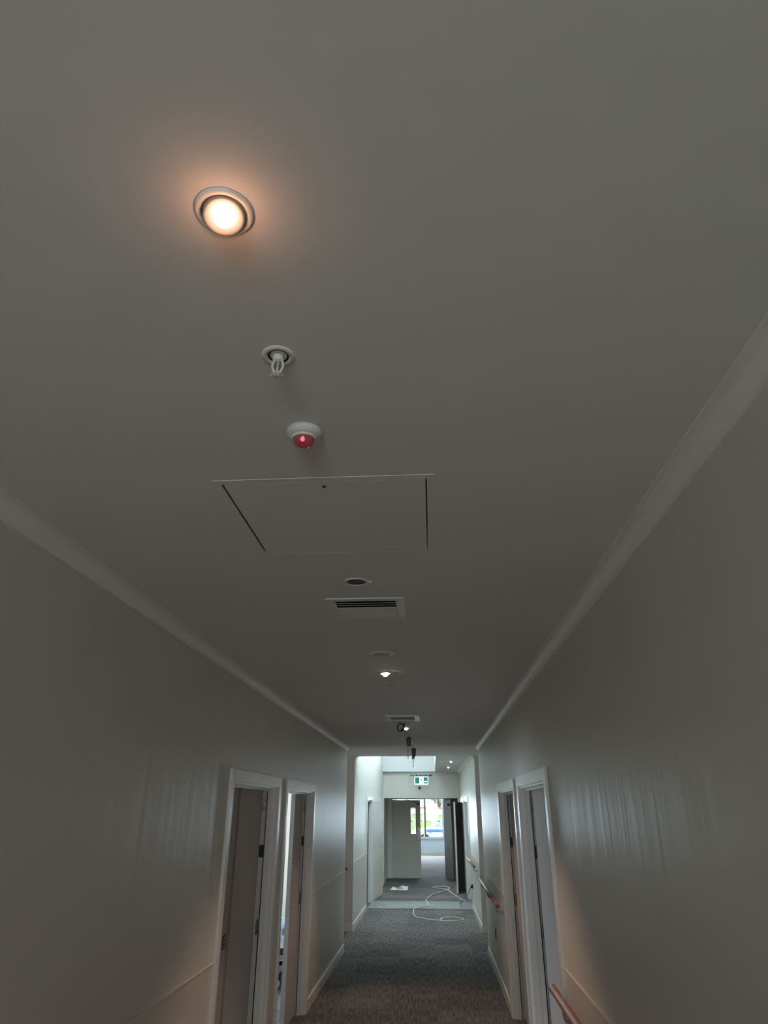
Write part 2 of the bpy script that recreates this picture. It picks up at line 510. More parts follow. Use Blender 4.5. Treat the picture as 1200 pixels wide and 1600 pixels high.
mb = MB()
mb.box(XO1, XL2 - T, YN, YN + T, 0, H)
mb.prism(quarter(XL2, H, 0.07, 1, 1), 'y', YN, YN + T)
struct(mb, 'wall_nib_left', M['wall'], 'narrow beige wall end facing the viewer left of the bright far section', 'wall')
mb = MB()
mb.box(XR2 + T, XO2, YN, YN + T, 0, H)
mb.prism(quarter(XR2, H, 0.07, -1, 1), 'y', YN, YN + T)
struct(mb, 'wall_nib_right', M['wall'], 'narrow beige wall end facing the viewer right of the bright far section', 'wall')
# near side walls of the cross passage, outer walls, room partitions
struct(MB().box(XO1, XL - T, YC - 0.14, YC, 0, H), 'wall_cross_passage_left', M['wall'], 'near wall of the cross passage going left', 'wall')
struct(MB().box(XR + T, XO2, YC - 0.14, YC, 0, H), 'wall_cross_passage_right', M['wall'], 'near wall of the cross passage going right', 'wall')
struct(MB().box(XO1, XL - T, 6.10, 6.22, 0, H), 'wall_bedroom_partition', M['wall_far'], 'partition between the two rooms left of the corridor', 'wall')
struct(MB().box(XR + T, XO2, 6.10, 6.22, 0, H), 'wall_room_partition_right', M['wall_far'], 'partition between the two rooms right of the corridor', 'wall')


def outer_wall(name, x0, x1, y0, y1, h, wins, label):
    mb = MB()
    y = y0
    for a, b, z0, z1 in wins:
        mb.box(x0, x1, y, a, 0, h); mb.box(x0, x1, a, b, 0, z0); mb.box(x0, x1, a, b, z1, h)
        y = b
    mb.box(x0, x1, y, y1, 0, h)
    struct(mb, name, M['wall_far'], label, 'wall')


outer_wall('wall_outer_left', XO1 - T, XO1, YB - T, YW + T, H + 0.1, [(7.1, 9.8, 0.9, 2.3), (11.0, 12.3, 0.9, 2.3)], 'outer wall of the bedrooms on the left side')
outer_wall('wall_outer_right', XO2, XO2 + T, YB - T, YW + T, H + 0.1, [(11.0, 12.3, 0.9, 2.3)], 'outer wall on the right side of the building')


def side_window(n, x, y0, y1, z0, z1, label):
    o = thing('window_%d' % n, label, 'window', (x, (y0 + y1) / 2, z0), kind='structure')
    mb = MB()
    for a, b, c, d in ((y0, y0 + 0.05, z0, z1), (y1 - 0.05, y1, z0, z1), (y0, y1, z0, z0 + 0.05), (y0, y1, z1 - 0.05, z1), ((y0 + y1) / 2 - 0.025, (y0 + y1) / 2 + 0.025, z0, z1)):
        mb.box(x - 0.03, x + 0.03, a, b, c, d)
    mb.build('window_frame', M['lounge_frame'], o)
    MB().box(x - 0.004, x + 0.004, y0 + 0.05, y1 - 0.05, z0 + 0.05, z1 - 0.05).build('pane', M['glass'], o)


side_window(2, XO1 - 0.07, 7.1, 9.8, 0.9, 2.3, 'bedroom window that lights the bed behind the second left doorway')
side_window(3, XO1 - 0.07, 11.0, 12.3, 0.9, 2.3, 'unseen window at the left end of the cross passage')
side_window(4, XO2 + 0.07, 11.0, 12.3, 0.9, 2.3, 'unseen window at the right end of the cross passage')
# wall behind the viewer with a window added for light
mb = MB()
mb.box(XO1, -1.1, YB - T, YB, 0, H); mb.box(0.52, XO2, YB - T, YB, 0, H)
mb.box(-1.1, 0.52, YB - T, YB, 0, 0.7); mb.box(-1.1, 0.52, YB - T, YB, 2.35, H)
struct(mb, 'wall_back', M['wall'], 'corridor end wall behind the viewer, with an added window', 'wall')
o = thing('window_5', 'window added for light in the corridor end behind the viewer', 'window', (-0.29, YB - 0.07, 0.7), kind='structure')
mb = MB()
for a, b, c, d in ((-1.1, -1.05, 0.7, 2.35), (0.47, 0.52, 0.7, 2.35), (-1.1, 0.52, 0.7, 0.75), (-1.1, 0.52, 2.3, 2.35)):
    mb.box(a, b, YB - 0.1, YB - 0.04, c, d)
mb.build('window_frame', M['lounge_frame'], o)
MB().box(-1.05, 0.47, YB - 0.074, YB - 0.066, 0.75, 2.3).build('pane', M['glass'], o)

# end wall with the lobby opening, lobby and double-door wall
EO = (-1.33, 0.70)
mb = MB()
mb.box(XL2, EO[0], YE, YE + T, 0, H2)
mb.box(EO[1], XR2, YE, YE + T, 0, H2)
mb.box(EO[0], EO[1], YE, YE + T, 2.085, H2)
struct(mb, 'wall_end', M['wall'], 'end wall above the door lobby, carrying the exit sign', 'wall')
struct(MB().box(XL2, XR2, YE + T, YD, 2.085, 2.16), 'ceiling_door_lobby', M['ceil'], 'low ceiling of the lobby in front of the far double door', 'ceiling')
mb = MB()
mb.box(XO1, -1.262, YD, YD + 0.1, 0, H)
mb.box(0.40, XO2, YD, YD + 0.1, 0, H)
mb.box(-1.262, 0.40, YD, YD + 0.1, 2.11, H)
struct(mb, 'wall_double_door', M['wall'], 'wall that holds the far double door', 'wall')

# lounge beyond
wx0, wx1, wz0, wz1 = -3.2, 0.44, 0.667, 2.45
mb = MB()
mb.box(XO1, wx0, YW, YW + T, 0, H); mb.box(wx1, XO2, YW, YW + T, 0, H)
mb.box(wx0, wx1, YW, YW + T, 0, wz0); mb.box(wx0, wx1, YW, YW + T, wz1, H)
struct(mb, 'wall_lounge_window', M['lounge_wall'], 'pale blue low wall below the bright window of the far room', 'wall')
struct(MB().box(XO1, XO2, YW - 0.015, YW, 0.0, 0.12), 'baseboard_lounge', M['skirt'], 'skirting below the far room window', 'baseboard')
o = thing('window_6', 'big bright window of the far room seen through the double door', 'window', ((wx0 + wx1) / 2, YW + 0.07, wz0), kind='structure')
mb = MB()
for a, b, c, d in ((wx0, wx0 + 0.05, wz0, wz1), (wx1 - 0.04, wx1, wz0, wz1), (wx0, wx1, wz0, wz0 + 0.04), (wx0, wx1, wz1 - 0.05, wz1)):
    mb.box(a, b, YW + 0.04, YW + 0.10, c, d)
mb.build('window_frame', M['white_metal'], o)
MB().box(-0.385, -0.315, YW + 0.03, YW + 0.11, wz0 + 0.04, wz1 - 0.05).build('mullion', M['lounge_frame'], o)
MB().box(-2.0, -1.93, YW + 0.03, YW + 0.11, wz0 + 0.04, wz1 - 0.05).build('mullion', M['lounge_frame'], o)
MB().box(wx0 + 0.05, wx1 - 0.04, YW + 0.066, YW + 0.074, wz0 + 0.04, wz1 - 0.05).build('pane', M['glass'], o)
MB().box(wx0 - 0.05, wx1 + 0.05, YW - 0.06, YW + 0.03, wz0 - 0.03, wz0, 0.006).build('window_sill', M['white_metal'], o)


# ------------------------------------------------------------------ cornices, skirting, capping
def cove_poly(xw, zc, s, r=0.052, lip=0.006, n=7):
    """cove cornice in the corner of wall xw and ceiling zc; s=+1 points into the room along +x"""
    pts = [(xw, zc), (xw, zc - r - lip), (xw + s * lip, zc - r - lip)]
    for i in range(n + 1):
        a = PI / 2 * i / n
        pts.append((xw + s * (lip + r * (1 - math.cos(a))), zc - lip - r * (1 - math.sin(a)) ))
    pts += [(xw + s * (r + lip), zc)]
    return pts


struct(MB().prism(cove_poly(XL, H, 1), 'y', YB, YC), 'trim_2', M['cornice'], 'concave plaster cornice along the left corridor wall', 'cornice')
struct(MB().prism(cove_poly(XR, H, -1), 'y', YB, YC), 'trim_3', M['cornice'], 'concave plaster cornice along the right corridor wall', 'cornice')
struct(MB().prism(cove_poly(XR2, H2, -1), 'y', YN + T, YE), 'trim_4', M['cornice'], 'cornice along the right wall beyond the nib', 'cornice')
SK = 0.105


def skirting(name, xw, s, runs, label):
    mb = MB()
    for a, b in runs:
        mb.prism([(xw, 0), (xw + s * 0.014, 0), (xw + s * 0.014, SK - 0.012), (xw + s * 0.008, SK), (xw, SK)], 'y', a, b)
    struct(mb, name, M['skirt'], label, 'baseboard')


skirting('baseboard_left', XL, 1, [(YB, D1[0] - 0.075), (D1[1] + 0.078, D2[0] - 0.063), (D2[1] + 0.078, YC)], 'cream skirting board along the left corridor wall')
skirting('baseboard_right', XR, -1, [(YB, D1[0] - 0.075), (D1[1] + 0.078, D2[0] - 0.063), (D2[1] + 0.078, YC)], 'cream skirting board along the right corridor wall')
skirting('baseboard_left_far', XL2, 1, [(YN, A2[0] - 0.07), (17.5, YD)], 'cream skirting board along the left wall under the skylight')
skirting('baseboard_right_far', XR2, -1, [(YN, B2a[0] - 0.07), (B2a[1] + 0.07, B2b[0] - 0.07), (B2b[1] + 0.07, YE)], 'cream skirting board along the right wall beyond the nib')
struct(MB().box(XO1, XL2 + 0.014, YN - 0.014, YN, 0, SK), 'baseboard_nib_left', M['skirt'], 'cream skirting on the face of the left nib', 'baseboard')
struct(MB().box(XR2 - 0.014, XO2, YN - 0.014, YN, 0, SK), 'baseboard_nib_right', M['skirt'], 'cream skirting on the face of the right nib', 'baseboard')


def vinyl(name, xw, s, runs, label):
    """wall protection sheet up to 1.0 m with a thin capping line"""
    mb = MB()
    for a, b in runs:
        mb.box(xw, xw + s * 0.003, a, b, SK, 0.999)
    o = struct(mb, name, M['vinyl'], label, 'wall panel')
    mb = MB()
    for a, b in runs:
        mb.box(xw, xw + s * 0.0075, a, b, 0.999, 1.006)
    mb.build('capping', M['skirt'], o)
    return o


vinyl('trim_5', XL, 1, [(YB, D1[0] - 0.075), (D1[1] + 0.078, D2[0] - 0.063), (D2[1] + 0.078, YC)], 'beige protective sheet on the lower left corridor wall with a pale top line')
vinyl('trim_6', XR, -1, [(YB, D1[0] - 0.075), (D1[1] + 0.078, D2[0] - 0.063), (D2[1] + 0.078, YC)], 'beige protective sheet on the lower right corridor wall with a pale top line')
vinyl('trim_7', XL2, 1, [(YN, A2[0] - 0.07)], 'protective sheet on the lower left wall under the skylight')
vinyl('trim_8', XR2, -1, [(YN, B2a[0] - 0.07)], 'protective sheet on the lower right wall beyond the nib')
o = struct(MB().box(XO1, XL2, YN - 0.003, YN, SK, 0.999), 'trim_9', M['vinyl'], 'protective sheet on the lower face of the left nib', 'wall panel')
MB().box(XO1, XL2 + 0.004, YN - 0.008, YN, 0.999, 1.007).build('capping', M['skirt'], o)
o = struct(MB().box(XR2, XO2, YN - 0.003, YN, SK, 0.999), 'trim_10', M['vinyl'], 'protective sheet on the lower face of the right nib', 'wall panel')
MB().box(XR2 - 0.004, XO2, YN - 0.008, YN, 0.999, 1.007).build('capping', M['skirt'], o)


# ------------------------------------------------------------------ doorways
def lining(root, xw, s, y0, y1, h=DH, cas=0.073, depth=T, near=None):
    """architrave on the corridor face, jamb lining and stop. s=+1 when the corridor lies toward +x of the wall face."""
    near = near or cas
    mb = MB()
    mb.box(xw, xw + s * 0.018, y0 - near, y0, 0, h + cas, 0.002)
    mb.box(xw, xw + s * 0.018, y1, y1 + cas, 0, h + cas, 0.002)
    mb.box(xw, xw + s * 0.018, y0, y1, h, h + cas, 0.002)
    mb.build('architrave', M['trim'], root)
    mb = MB()
    mb.box(xw, xw - s * depth, y0 - 0.0, y0 + 0.018, 0, h)
    mb.box(xw, xw - s * depth, y1 - 0.018, y1, 0, h)
    mb.box(xw, xw - s * depth, y0 + 0.018, y1 - 0.018, h - 0.018, h)
    mb.build('jamb', M['trim'], root)
    mb = MB()
    d0, d1 = 0.04, 0.072
    mb.box(xw - s * d0, xw - s * d1, y1 - 0.034, y1 - 0.018, 0, h - 0.018)
    mb.box(xw - s * d0, xw - s * d1, y0 + 0.018, y0 + 0.034, 0, h - 0.018)
    mb.box(xw - s * d0, xw - s * d1, y0 + 0.034, y1 - 0.034, h - 0.034, h - 0.018)
    mb.build('door_stop', M['trim'], root)
    mb = MB()
    mb.box(xw - s * d1, xw - s * (d1 + 0.008), y1 - 0.036, y1 - 0.018, 0.01, h - 0.02)
    mb.build('rubber_seal', M['seal'], root)


def frame_mat(ox, oy, dx, dy, z=0):
    d = Vector((dx, dy, 0)).normalized()
    n = Vector((-d.y, d.x, 0))
    return Matrix(((d.x, n.x, 0, ox), (d.y, n.y, 0, oy), (0, 0, 1, z), (0, 0, 0, 1)))


def leaf(root, name, ox, oy, ang, L, m, th=0.04, h=DH - 0.03, side=1):
    """leaf starting at hinge (ox, oy), direction angle ang (radians from +x), thickness to 'side' of it"""
    mt = frame_mat(ox, oy, math.cos(ang), math.sin(ang), 0.012)
    if side < 0:
        mt = mt @ Matrix.Translation((0, -th, 0))
    return MB().obox(mt, (L, th, h), 0.002).build(name, m, root), mt


def on_leaf(mt, parent, name, m, x0, x1, y0, y1, z0, z1, bev=0.001):
    mm = mt @ Matrix.Translation((x0, y0, z0))
    return MB().obox(mm, (x1 - x0, y1 - y0, z1 - z0), bev).build(name, m, parent)


def lever(mt, parent, x, z, face, out, toward):
    """lever handle on the leaf face (face = y coordinate, out = +1/-1)"""
    mb = MB()
    q = mt.to_3x3()
    o = mt @ Vector((x, face, z))
    n = (q @ Vector((0, out, 0))).normalized()
    mb.lathe([(0, 0), (0.026, 0), (0.026, 0.007), (0.022, 0.009), (0, 0.009)], o, n, 20)
    mb.tube([o, o + n * 0.05], 0.009, 10)
    t = (q @ Vector((toward, 0, 0))).normalized()
    mb.tube([o + n * 0.048, o + n * 0.05 + t * 0.02, o + n * 0.05 + t * 0.12], 0.009, 10)
    return mb.build('lever_handle', M['steel'], parent)


def pair_door(n, xw, s, yy, label, swing, second_open, recess, label_plate):
    """corridor door: wide leaf hung on the far jamb and a narrow leaf on the near jamb"""
    y0, y1 = yy
    root = thing('door_%d' % n, label, 'door', (xw, (y0 + y1) / 2, 0), kind='structure')
    lining(root, xw, s, y0, y1, near=0.073 if yy is D1 else 0.06)
    xh = xw - s * recess
    L = 0.72
    ang = -PI / 2 + s * math.radians(swing)
    lf, mt = leaf(root, 'door_leaf', xh, y1 - 0.022, ang, L, M['door'], side=-s)
    cf = 0.0 if s < 0 else 0.04
    # local y of the face that looks to the corridor
    corr = 0.04 if s > 0 else 0.0
    outd = 1 if s > 0 else -1
    if n in (2, 4):
        q = mt.to_3x3()
        MB().lathe([(0, 0), (0.017, 0), (0.017, 0.005), (0.009, 0.007), (0, 0.007)], mt @ Vector((L - 0.06 if n == 2 else 0.45, corr, 0.96)), q @ Vector((0, outd, 0)), 18).build('lock_cylinder', M['steel'], lf)
        on_leaf(mt, lf, 'pull_plate', M['steel'], L - 0.03, L - 0.01, corr if outd > 0 else corr - 0.003, corr + 0.003 if outd > 0 else corr, 0.9, 1.1)
    # narrow leaf
    if second_open:
        l2, m2 = leaf(root, 'narrow_door_leaf', xw - s * (recess + 0.03), y0 + 0.022, PI if s > 0 else 0, 0.60, M['door'], side=-1 if s > 0 else 1)
    else:
        l2, m2 = leaf(root, 'narrow_door_leaf', xh - s * 0.004, y0 + 0.022, PI / 2, y1 - y0 - 0.044 - L - 0.006, M['door'], side=s)
        if label_plate:
            px = xh - s * 0.004
            mbp = MB().box(px, px + s * 0.004, y0 + 0.53, y0 + 0.61, 0.965, 1.045, 0.001)
            pl = mbp.build('lock_plate', M['black'], l2)
            mbq = MB()
            for k in range(3):
                for j in range(2):
                    mbq.box(px + s * 0.004, px + s * 0.0065, y0 + 0.537 + j * 0.036, y0 + 0.565 + j * 0.036, 0.972 + k * 0.024, 0.989 + k * 0.024)
            mbq.build('key_button', M['steel'], pl)
    # hardware on the far jamb: pale closer bracket, black keeper, dark hinge
    xg = xw - s * 0.082
    ys = y1 - 0.018
    mb = MB().box(xg, xg - s * 0.036, ys - 0.008, ys, 1.80, 1.905, 0.001)
    hg = mb.build('hinge', M['white_metal'], root)
    hg['label'] = 'white top hinge with shiny knuckles'
    for z in (1.815, 1.852, 1.889):
        MB().lathe([(0, 0), (0.012, 0), (0.012, 0.022), (0, 0.022)], (xg - s * 0.016, ys - 0.019, z - 0.011), (0, 0, 1), 14).build('hinge_knuckle', M['chrome'], hg)
    MB().box(xg, xg - s * 0.034, ys - 0.008, ys, 1.46, 1.55, 0.001).build('keeper', M['black'], root)
    mb = MB().box(xg, xg - s * 0.02, ys - 0.006, ys, 0.93, 1.03, 0.001)
    mb.lathe([(0, 0), (0.008, 0), (0.008, 0.1), (0, 0.1)], (xg - s * 0.012, ys - 0.012, 0.93), (0, 0, 1), 10)
    mb.build('hinge', M['steel'], root)
    return root


pair_door(1, XL, 1, D1, 'nearest left door, closed grey-brown leaves in a pale frame', 0.8, False, 0.119, True)
pair_door(2, XL, 1, D2, 'second left door, ajar with a slit of bluish bedroom light', 3.7, True, 0.098, False)
pair_door(3, XR, -1, D1, 'nearest right door, behind the end of the timber handrail', 1.0, False, 0.092, False)
pair_door(4, XR, -1, D2, 'second right door, dark closed leaf beyond the nearest right door', 0.0, False, 0.100, False)


def simple_door(n, xw, s, yy, label, hinge, ang, L, m, depth=T, h=2.05):
    y0, y1 = yy
    root = thing('door_%d' % n, label, 'door', (xw, (y0 + y1) / 2, 0), kind='structure')
    lining(root, xw, s, y0, y1, cas=0.065, depth=depth)
    lf, mt = leaf(root, 'door_leaf', hinge[0], hinge[1], ang, L, m, side=1 if s > 0 else -1)
    return root, lf, mt


def aim(a, b):
    return math.atan2(b[1] - a[1], b[0] - a[0])


# left doorway under the skylight, leaf swung back along the wall
h_, f_ = (XL2 + 0.035, 16.22), (-1.20, 17.45)
root, lf, mt = simple_door(5, XL2, 1, A2, 'pale open door swung against the left wall under the skylight', h_, aim(h_, f_), 1.24, M['door_pale'], depth=0.04)
lever(mt, lf, 1.17, 1.00, 0.0, -1, -1)
MB().obox(mt @ Matrix.Translation((0.02, -0.002, 0.02)), (1.20, 0.002, 0.97)).build('kick_sheet', M['skirt'], lf)
MB().box(XL2 - 0.06, XL2 - 0.09, A2[1] - 0.03, A2[1] - 0.018, 1.45, 1.55).build('keeper', M['black'], root)
MB().box(XL2 - 0.105, XL2 - 0.12, A2[0], A2[1] - 0.001, 0.01, DH - 0.02).build('doorway_shade_panel', M['door_dark'], root)  # dark panel standing in for the unlit doorway behind the open leaf
MB().box(XL2 - 0.056, XL2 - 0.104, A2[1] - 0.02, A2[1] - 0.001, 0.01, DH - 0.001).build('reveal_shade_panel', M['door_dark'], root)  # dark cover that paints the deep reveal as shaded
# right doorways
h_, f_ = (XR2 - 0.004, 18.53), (0.551, 17.80)
root, lf, mt = simple_door(6, XR2, -1, B2b, 'dark open door leaf standing out from the right wall near the end', h_, aim(h_, f_), 0.76, M['door_dark'])
lever(mt, lf, 0.69, 1.00, 0.0, 1, -1).location
MB().obox(mt @ Matrix.Translation((0.7605, 0.0, 0.0)), (0.004, 0.04, DH - 0.03)).build('edge_strip', M['door_pale'], lf)
root = thing('door_7', 'closed brown door in the right wall between the timber rail and the dark open leaf', 'door', (XR2, 16.1, 0), kind='structure')
lining(root, XR2, -1, B2a[0], B2a[1], cas=0.065)
lf, mt = leaf(root, 'door_leaf', XR2 + 0.09, B2a[1] - 0.02, -PI / 2, 1.46, M['door_mid'], side=1)
lever(mt, lf, 1.38, 1.0, 0.0, -1, -1)

# far double door
root = thing('door_8', 'far double door, left leaf shut with a slim vision panel, right leaf open', 'door', (-0.43, YD, 0), kind='structure')
mb = MB()
mb.box(-1.33, -1.212, YD - 0.02, YD + 0.12, 0, 2.10)
mb.box(0.33, 0.43, YD - 0.02, YD + 0.12, 0, 2.10)
mb.box(-1.212, 0.33, YD - 0.02, YD + 0.12, 2.072, 2.10)
mb.build('door_frame', M['trim'], root)
# left leaf with a real opening for the glass
lx0, lx1, vz0, vz1, vx0, vx1 = -1.205, -0.372, 1.145, 1.845, -0.655, -0.512
mb = MB()
mb.box(lx0, vx0, YD + 0.02, YD + 0.065, 0.012, 2.052)
mb.box(vx1, lx1, YD + 0.02, YD + 0.065, 0.012, 2.052)
mb.box(vx0, vx1, YD + 0.02, YD + 0.065, 0.012, vz0)
mb.box(vx0, vx1, YD + 0.02, YD + 0.065, vz1, 2.052)
lf = mb.build('door_leaf', M['door_far'], root)
mb = MB()
for a, b, c, d in ((vx0 - 0.012, vx0, vz0 - 0.012, vz1 + 0.012), (vx1, vx1 + 0.012, vz0 - 0.012, vz1 + 0.012), (vx0, vx1, vz0 - 0.012, vz0), (vx0, vx1, vz1, vz1 + 0.012)):
    mb.box(a, b, YD + 0.012, YD + 0.02, c, d)
mb.build('glazing_bead', M['trim'], lf)
MB().box(vx0, vx1, YD + 0.04, YD + 0.045, vz0, vz1).build('vision_panel', M['glass'], lf)
MB().box(-0.468, -0.385, YD - 0.018, YD + 0.019, 0.985, 1.32, 0.004).build('push_plate', M['grey_metal'], lf)
MB().box(-0.452, -0.385, YD - 0.022, YD + 0.019, 0.89, 0.965, 0.004).build('lock_case', M['grey_metal'], lf)
mb = MB()
mb.box(-0.455, -0.40, YD - 0.03, YD + 0.02, 1.915, 1.965, 0.003)
mb.tube([(-0.43, YD - 0.015, 1.955), (-0.62, YD - 0.05, 2.03), (-0.80, YD - 0.02, 2.065)], 0.008, 8)
mb.build('door_closer', M['black'], lf)
# right leaf, opened toward the viewer
h_ = (0.352, YD - 0.02)
lf, mt = leaf(root, 'door_leaf', h_[0], h_[1], aim(h_, (0.57, 20.84)), 0.74, M['door_mid'], side=-1, h=2.05)
mb = MB()
q0 = mt @ Vector((0.56, 0.0, 1.90))
mb.box(q0.x - 0.06, q0.x, q0.y - 0.05, q0.y + 0.05, q0.z - 0.02, q0.z + 0.04, 0.003)
mb.build('door_closer', M['black'], lf)
MB().box(-1.212, -1.195, YD + 0.066, YD + 0.10, 0.0, 2.072).build('door_stop', M['trim'], root)


# ------------------------------------------------------------------ handrails
def handrail(name, pts, wallx, s, brackets, label, capped=None, along='y'):
    root = thing(name, label, 'handrail', pts[0], 'timber handrails on brackets')
    rail = MB().tube(pts, 0.0215, 18).build('rail', M['wood'], root)
    for e in (0, -1):
        p = Vector(pts[e]); d = (Vector(pts[e]) - Vector(pts[1 if e == 0 else -2])).normalized()
        MB().lathe([(0.0216, -0.002), (0.0216, 0.003), (0.017, 0.006), (0, 0.006)], p, d, 18).build('end_cap', M['wood'], rail)
    for b in brackets:
        mb = MB()
        if along == 'y':
            x, y, z = pts[0][0], b, pts[0][2]
            path = [(x, y, z - 0.02), (x, y, z - 0.045), (x - s * 0.012, y, z - 0.072), (wallx + s * 0.02, y, z - 0.082), (wallx, y, z - 0.082)]
            ax = (s, 0, 0); wp = (wallx, y, z - 0.082)
        else:
            x, y, z = b, pts[0][1], pts[0][2]
            path = [(x, y, z - 0.02), (x, y, z - 0.045), (x, y + 0.015, z - 0.072), (x, wallx - 0.015, z - 0.082), (x, wallx, z - 0.082)]
            ax = (0, -1, 0); wp = (x, wallx, z - 0.082)
        mb.tube(catmull(path, 5), 0.0065, 10)
        mb.lathe([(0, 0), (0.026, 0), (0.026, 0.005), (0.02, 0.008), (0, 0.008)], wp, ax, 20)
        mb.build('bracket', M['steel'], root)
    return root


RZ = 0.905
handrail('handrail', [(0.64, 2.2, RZ), (0.64, 4.50, RZ)], XR, -1, [2.6, 4.18], 'nearest timber handrail on the right wall, cut by the photo bottom edge')
handrail('handrail', [(0.64, 7.93, RZ), (0.64, 10.72, RZ)], XR, -1, [8.15, 9.4, 10.5], 'timber handrail on the right wall just before the cross passage')
handrail('handrail', [(0.675, 12.75, 0.92), (0.675, 15.15, 0.92)], XR2, -1, [13.0, 14.8], 'timber handrail on the right wall beyond the right nib')
handrail('handrail', [(-1.455, YN - 0.075, 0.90), (-3.2, YN - 0.075, 0.90)], YN, -1, [-1.60, -2.9], 'timber rail end on the left nib, just past the left corner', along='x')

# power outlet plates
def wall_plate(x, y, z, s, label, m, sy=0.035, sz=0.055):
    root = thing('power_outlet', label, 'power outlet', (x, y, z))
    MB().box(x, x + s * 0.008, y - sy, y + sy, z - sz, z + sz, 0.002).build('cover_plate', m, root)
    for dz in (-0.02, 0.02):
        MB().box(x + s * 0.008, x + s * 0.011, y - sy * 0.5, y + sy * 0.5, z + dz - 0.01, z + dz + 0.01).build('socket', M['black'], root)
    return root


wall_plate(XR - 0.003, 9.33, 0.46, -1, 'black power outlet low on the right wall under the rail', M['black'])


# ------------------------------------------------------------------ things on the ceiling
def downlight(loc, label, tilt, lens_m, r=0.045, power=0.0, group='gimbal downlights along the corridor ceiling', spot=True, aimv=None, spot_size=88, blend=0.6, glow=0.0):
    x, y, z = loc
    root = thing('downlight', label, 'downlight', loc, group)
    k = r / 0.045
    MB().lathe([(0.036 * k, 0.004), (0.036 * k, -0.004), (0.041 * k, -0.006), (0.045 * k, -0.004), (0.046 * k, 0.0), (0.046 * k, 0.002)], (x, y, z), (0, 0, 1), 40).build('trim_ring', M['white_metal'], root)
    ax = Vector(aimv or (0, 0, -1)).normalized()
    c = Vector((x, y, z - 0.006 * k)) - ax * 0.004
    g = MB().lathe([(0.0315 * k, -0.012), (0.0330 * k, 0.009), (0.0310 * k, 0.0115), (0.0285 * k, 0.010), (0.0200 * k, 0.005), (0.0195 * k, -0.002)], c, ax, 36).build('gimbal', M['gimbal'] if glow else M['white_metal'], root)
    MB().lathe([(0.024 * k, 0.004), (0.016 * k, -0.002), (0.0, -0.002)], c, ax, 32).build('reflector', M['reflector'], g)
    MB().lathe([(0.0, 0.026 * k), (0.008 * k, 0.0245 * k), (0.0145 * k, 0.0195 * k), (0.0185 * k, 0.011 * k), (0.0195 * k, 0.001)], c, ax, 32).build('lamp_lens', lens_m, g)
    if power:
        d = bpy.data.lights.new('downlight_beam', 'SPOT')
        d.energy = power; d.color = (1.0, 0.70, 0.50); d.spot_size = math.radians(spot_size); d.spot_blend = blend
        d.shadow_soft_size = 0.02
        lo = bpy.data.objects.new('downlight_beam', d)
        C.objects.link(lo)
        lo.parent = root
        lo.location = (c + ax * 0.05) - Vector(loc)
        lo.rotation_euler = ax.to_track_quat('-Z', 'Y').to_euler()
    if glow:      # extra point lamp below the bulb, added for the halo on the ceiling
        d = bpy.data.lights.new('halo_light', 'POINT')
        d.energy = glow; d.color = (1.0, 0.46, 0.26); d.shadow_soft_size = 0.012
        lo = bpy.data.objects.new('halo_light', d)
        C.objects.link(lo)
        lo.parent = root
        lo.location = (c + ax * 0.055) - Vector(loc)
    return root


downlight((-0.303, 0.740, H), 'large glowing gimbal downlight nearest the viewer', 0, M['lampglass'], power=42, glow=0.16, aimv=(0.10, -0.22, -1))
downlight((-0.301, 4.600, H), 'lit gimbal downlight between the round plate and the far slotted grille', 0, M['lampglass_white'], power=58, r=0.05, aimv=(0.05, -0.06, -1))
downlight((-0.283, 8.05, H), 'lit downlight behind the black cable loop', 0, M['lampglass_small'], power=58, aimv=(0.05, -0.3, -1))
downlight((0.42, 15.25, H2), 'nearer of the two small round downlights right of the skylight', 0, M['lampglass_white'], r=0.05, power=5, group='small downlights beside the skylight')
downlight((0.41, 17.35, H2), 'farther of the two small round downlights right of the skylight', 0, M['lampglass_white'], r=0.05, power=5, group='small downlights beside the skylight')


def sprinkler(loc, label, k=1.0):
    x, y, z = loc
    root = thing('fire_sprinkler', label, 'sprinkler', loc, 'fire sprinklers')
    MB().lathe([(0.0215 * k, 0.004), (0.0215 * k, -0.001), (0.026 * k, -0.004), (0.033 * k, -0.003), (0.0345 * k, 0.0)], (x, y, z), (0, 0, 1), 40).build('escutcheon', M['white_metal'], root)
    MB().lathe([(0.0215 * k, -0.0005), (0.012 * k, 0.004), (0, 0.004)], (x, y, z - 0.0012), (0, 0, 1), 24).build('recess_cup', M['darkgap'], root)
    MB().lathe([(0, 0.004), (0.011 * k, 0.002), (0.012 * k, -0.010), (0.0085 * k, -0.014), (0, -0.014)], (x, y, z), (0, 0, 1), 20).build('sprinkler_body', M['white_metal'], root)
    mb = MB()
    for s in (-1, 1):
        mb.tube(catmull([(x + s * 0.008 * k, y, z - 0.012), (x + s * 0.0115 * k, y, z - 0.024), (x + s * 0.008 * k, y, z - 0.037), (x + s * 0.002, y, z - 0.044)], 4), 0.0026 * k, 8)
    mb.build('yoke', M['white_metal'], root)
    MB().tube([(x, y, z - 0.014), (x, y, z - 0.043)], 0.0018 * k, 8).build('fusible_bulb', M['red_dome'] if False else M['white_metal'], root)
    mb = MB()
    mb.lathe([(0, -0.0435), (0.004, -0.0435), (0.004, -0.048), (0.012 * k, -0.0485), (0.012 * k, -0.050), (0, -0.0505)], (x, y, z), (0, 0, 1), 20)
    for i in range(8):
        a = 2 * PI * i / 8
        mb.box(x + 0.0115 * k * math.cos(a) - 0.002, x + 0.0115 * k * math.cos(a) + 0.002, y + 0.0115 * k * math.sin(a) - 0.002, y + 0.0115 * k * math.sin(a) + 0.002, z - 0.0505, z - 0.049)
    mb.build('deflector', M['white_metal'], root)
    return root


sprinkler((-0.295, 1.105, H), 'white pendent fire sprinkler between the glowing downlight and the red sensor')
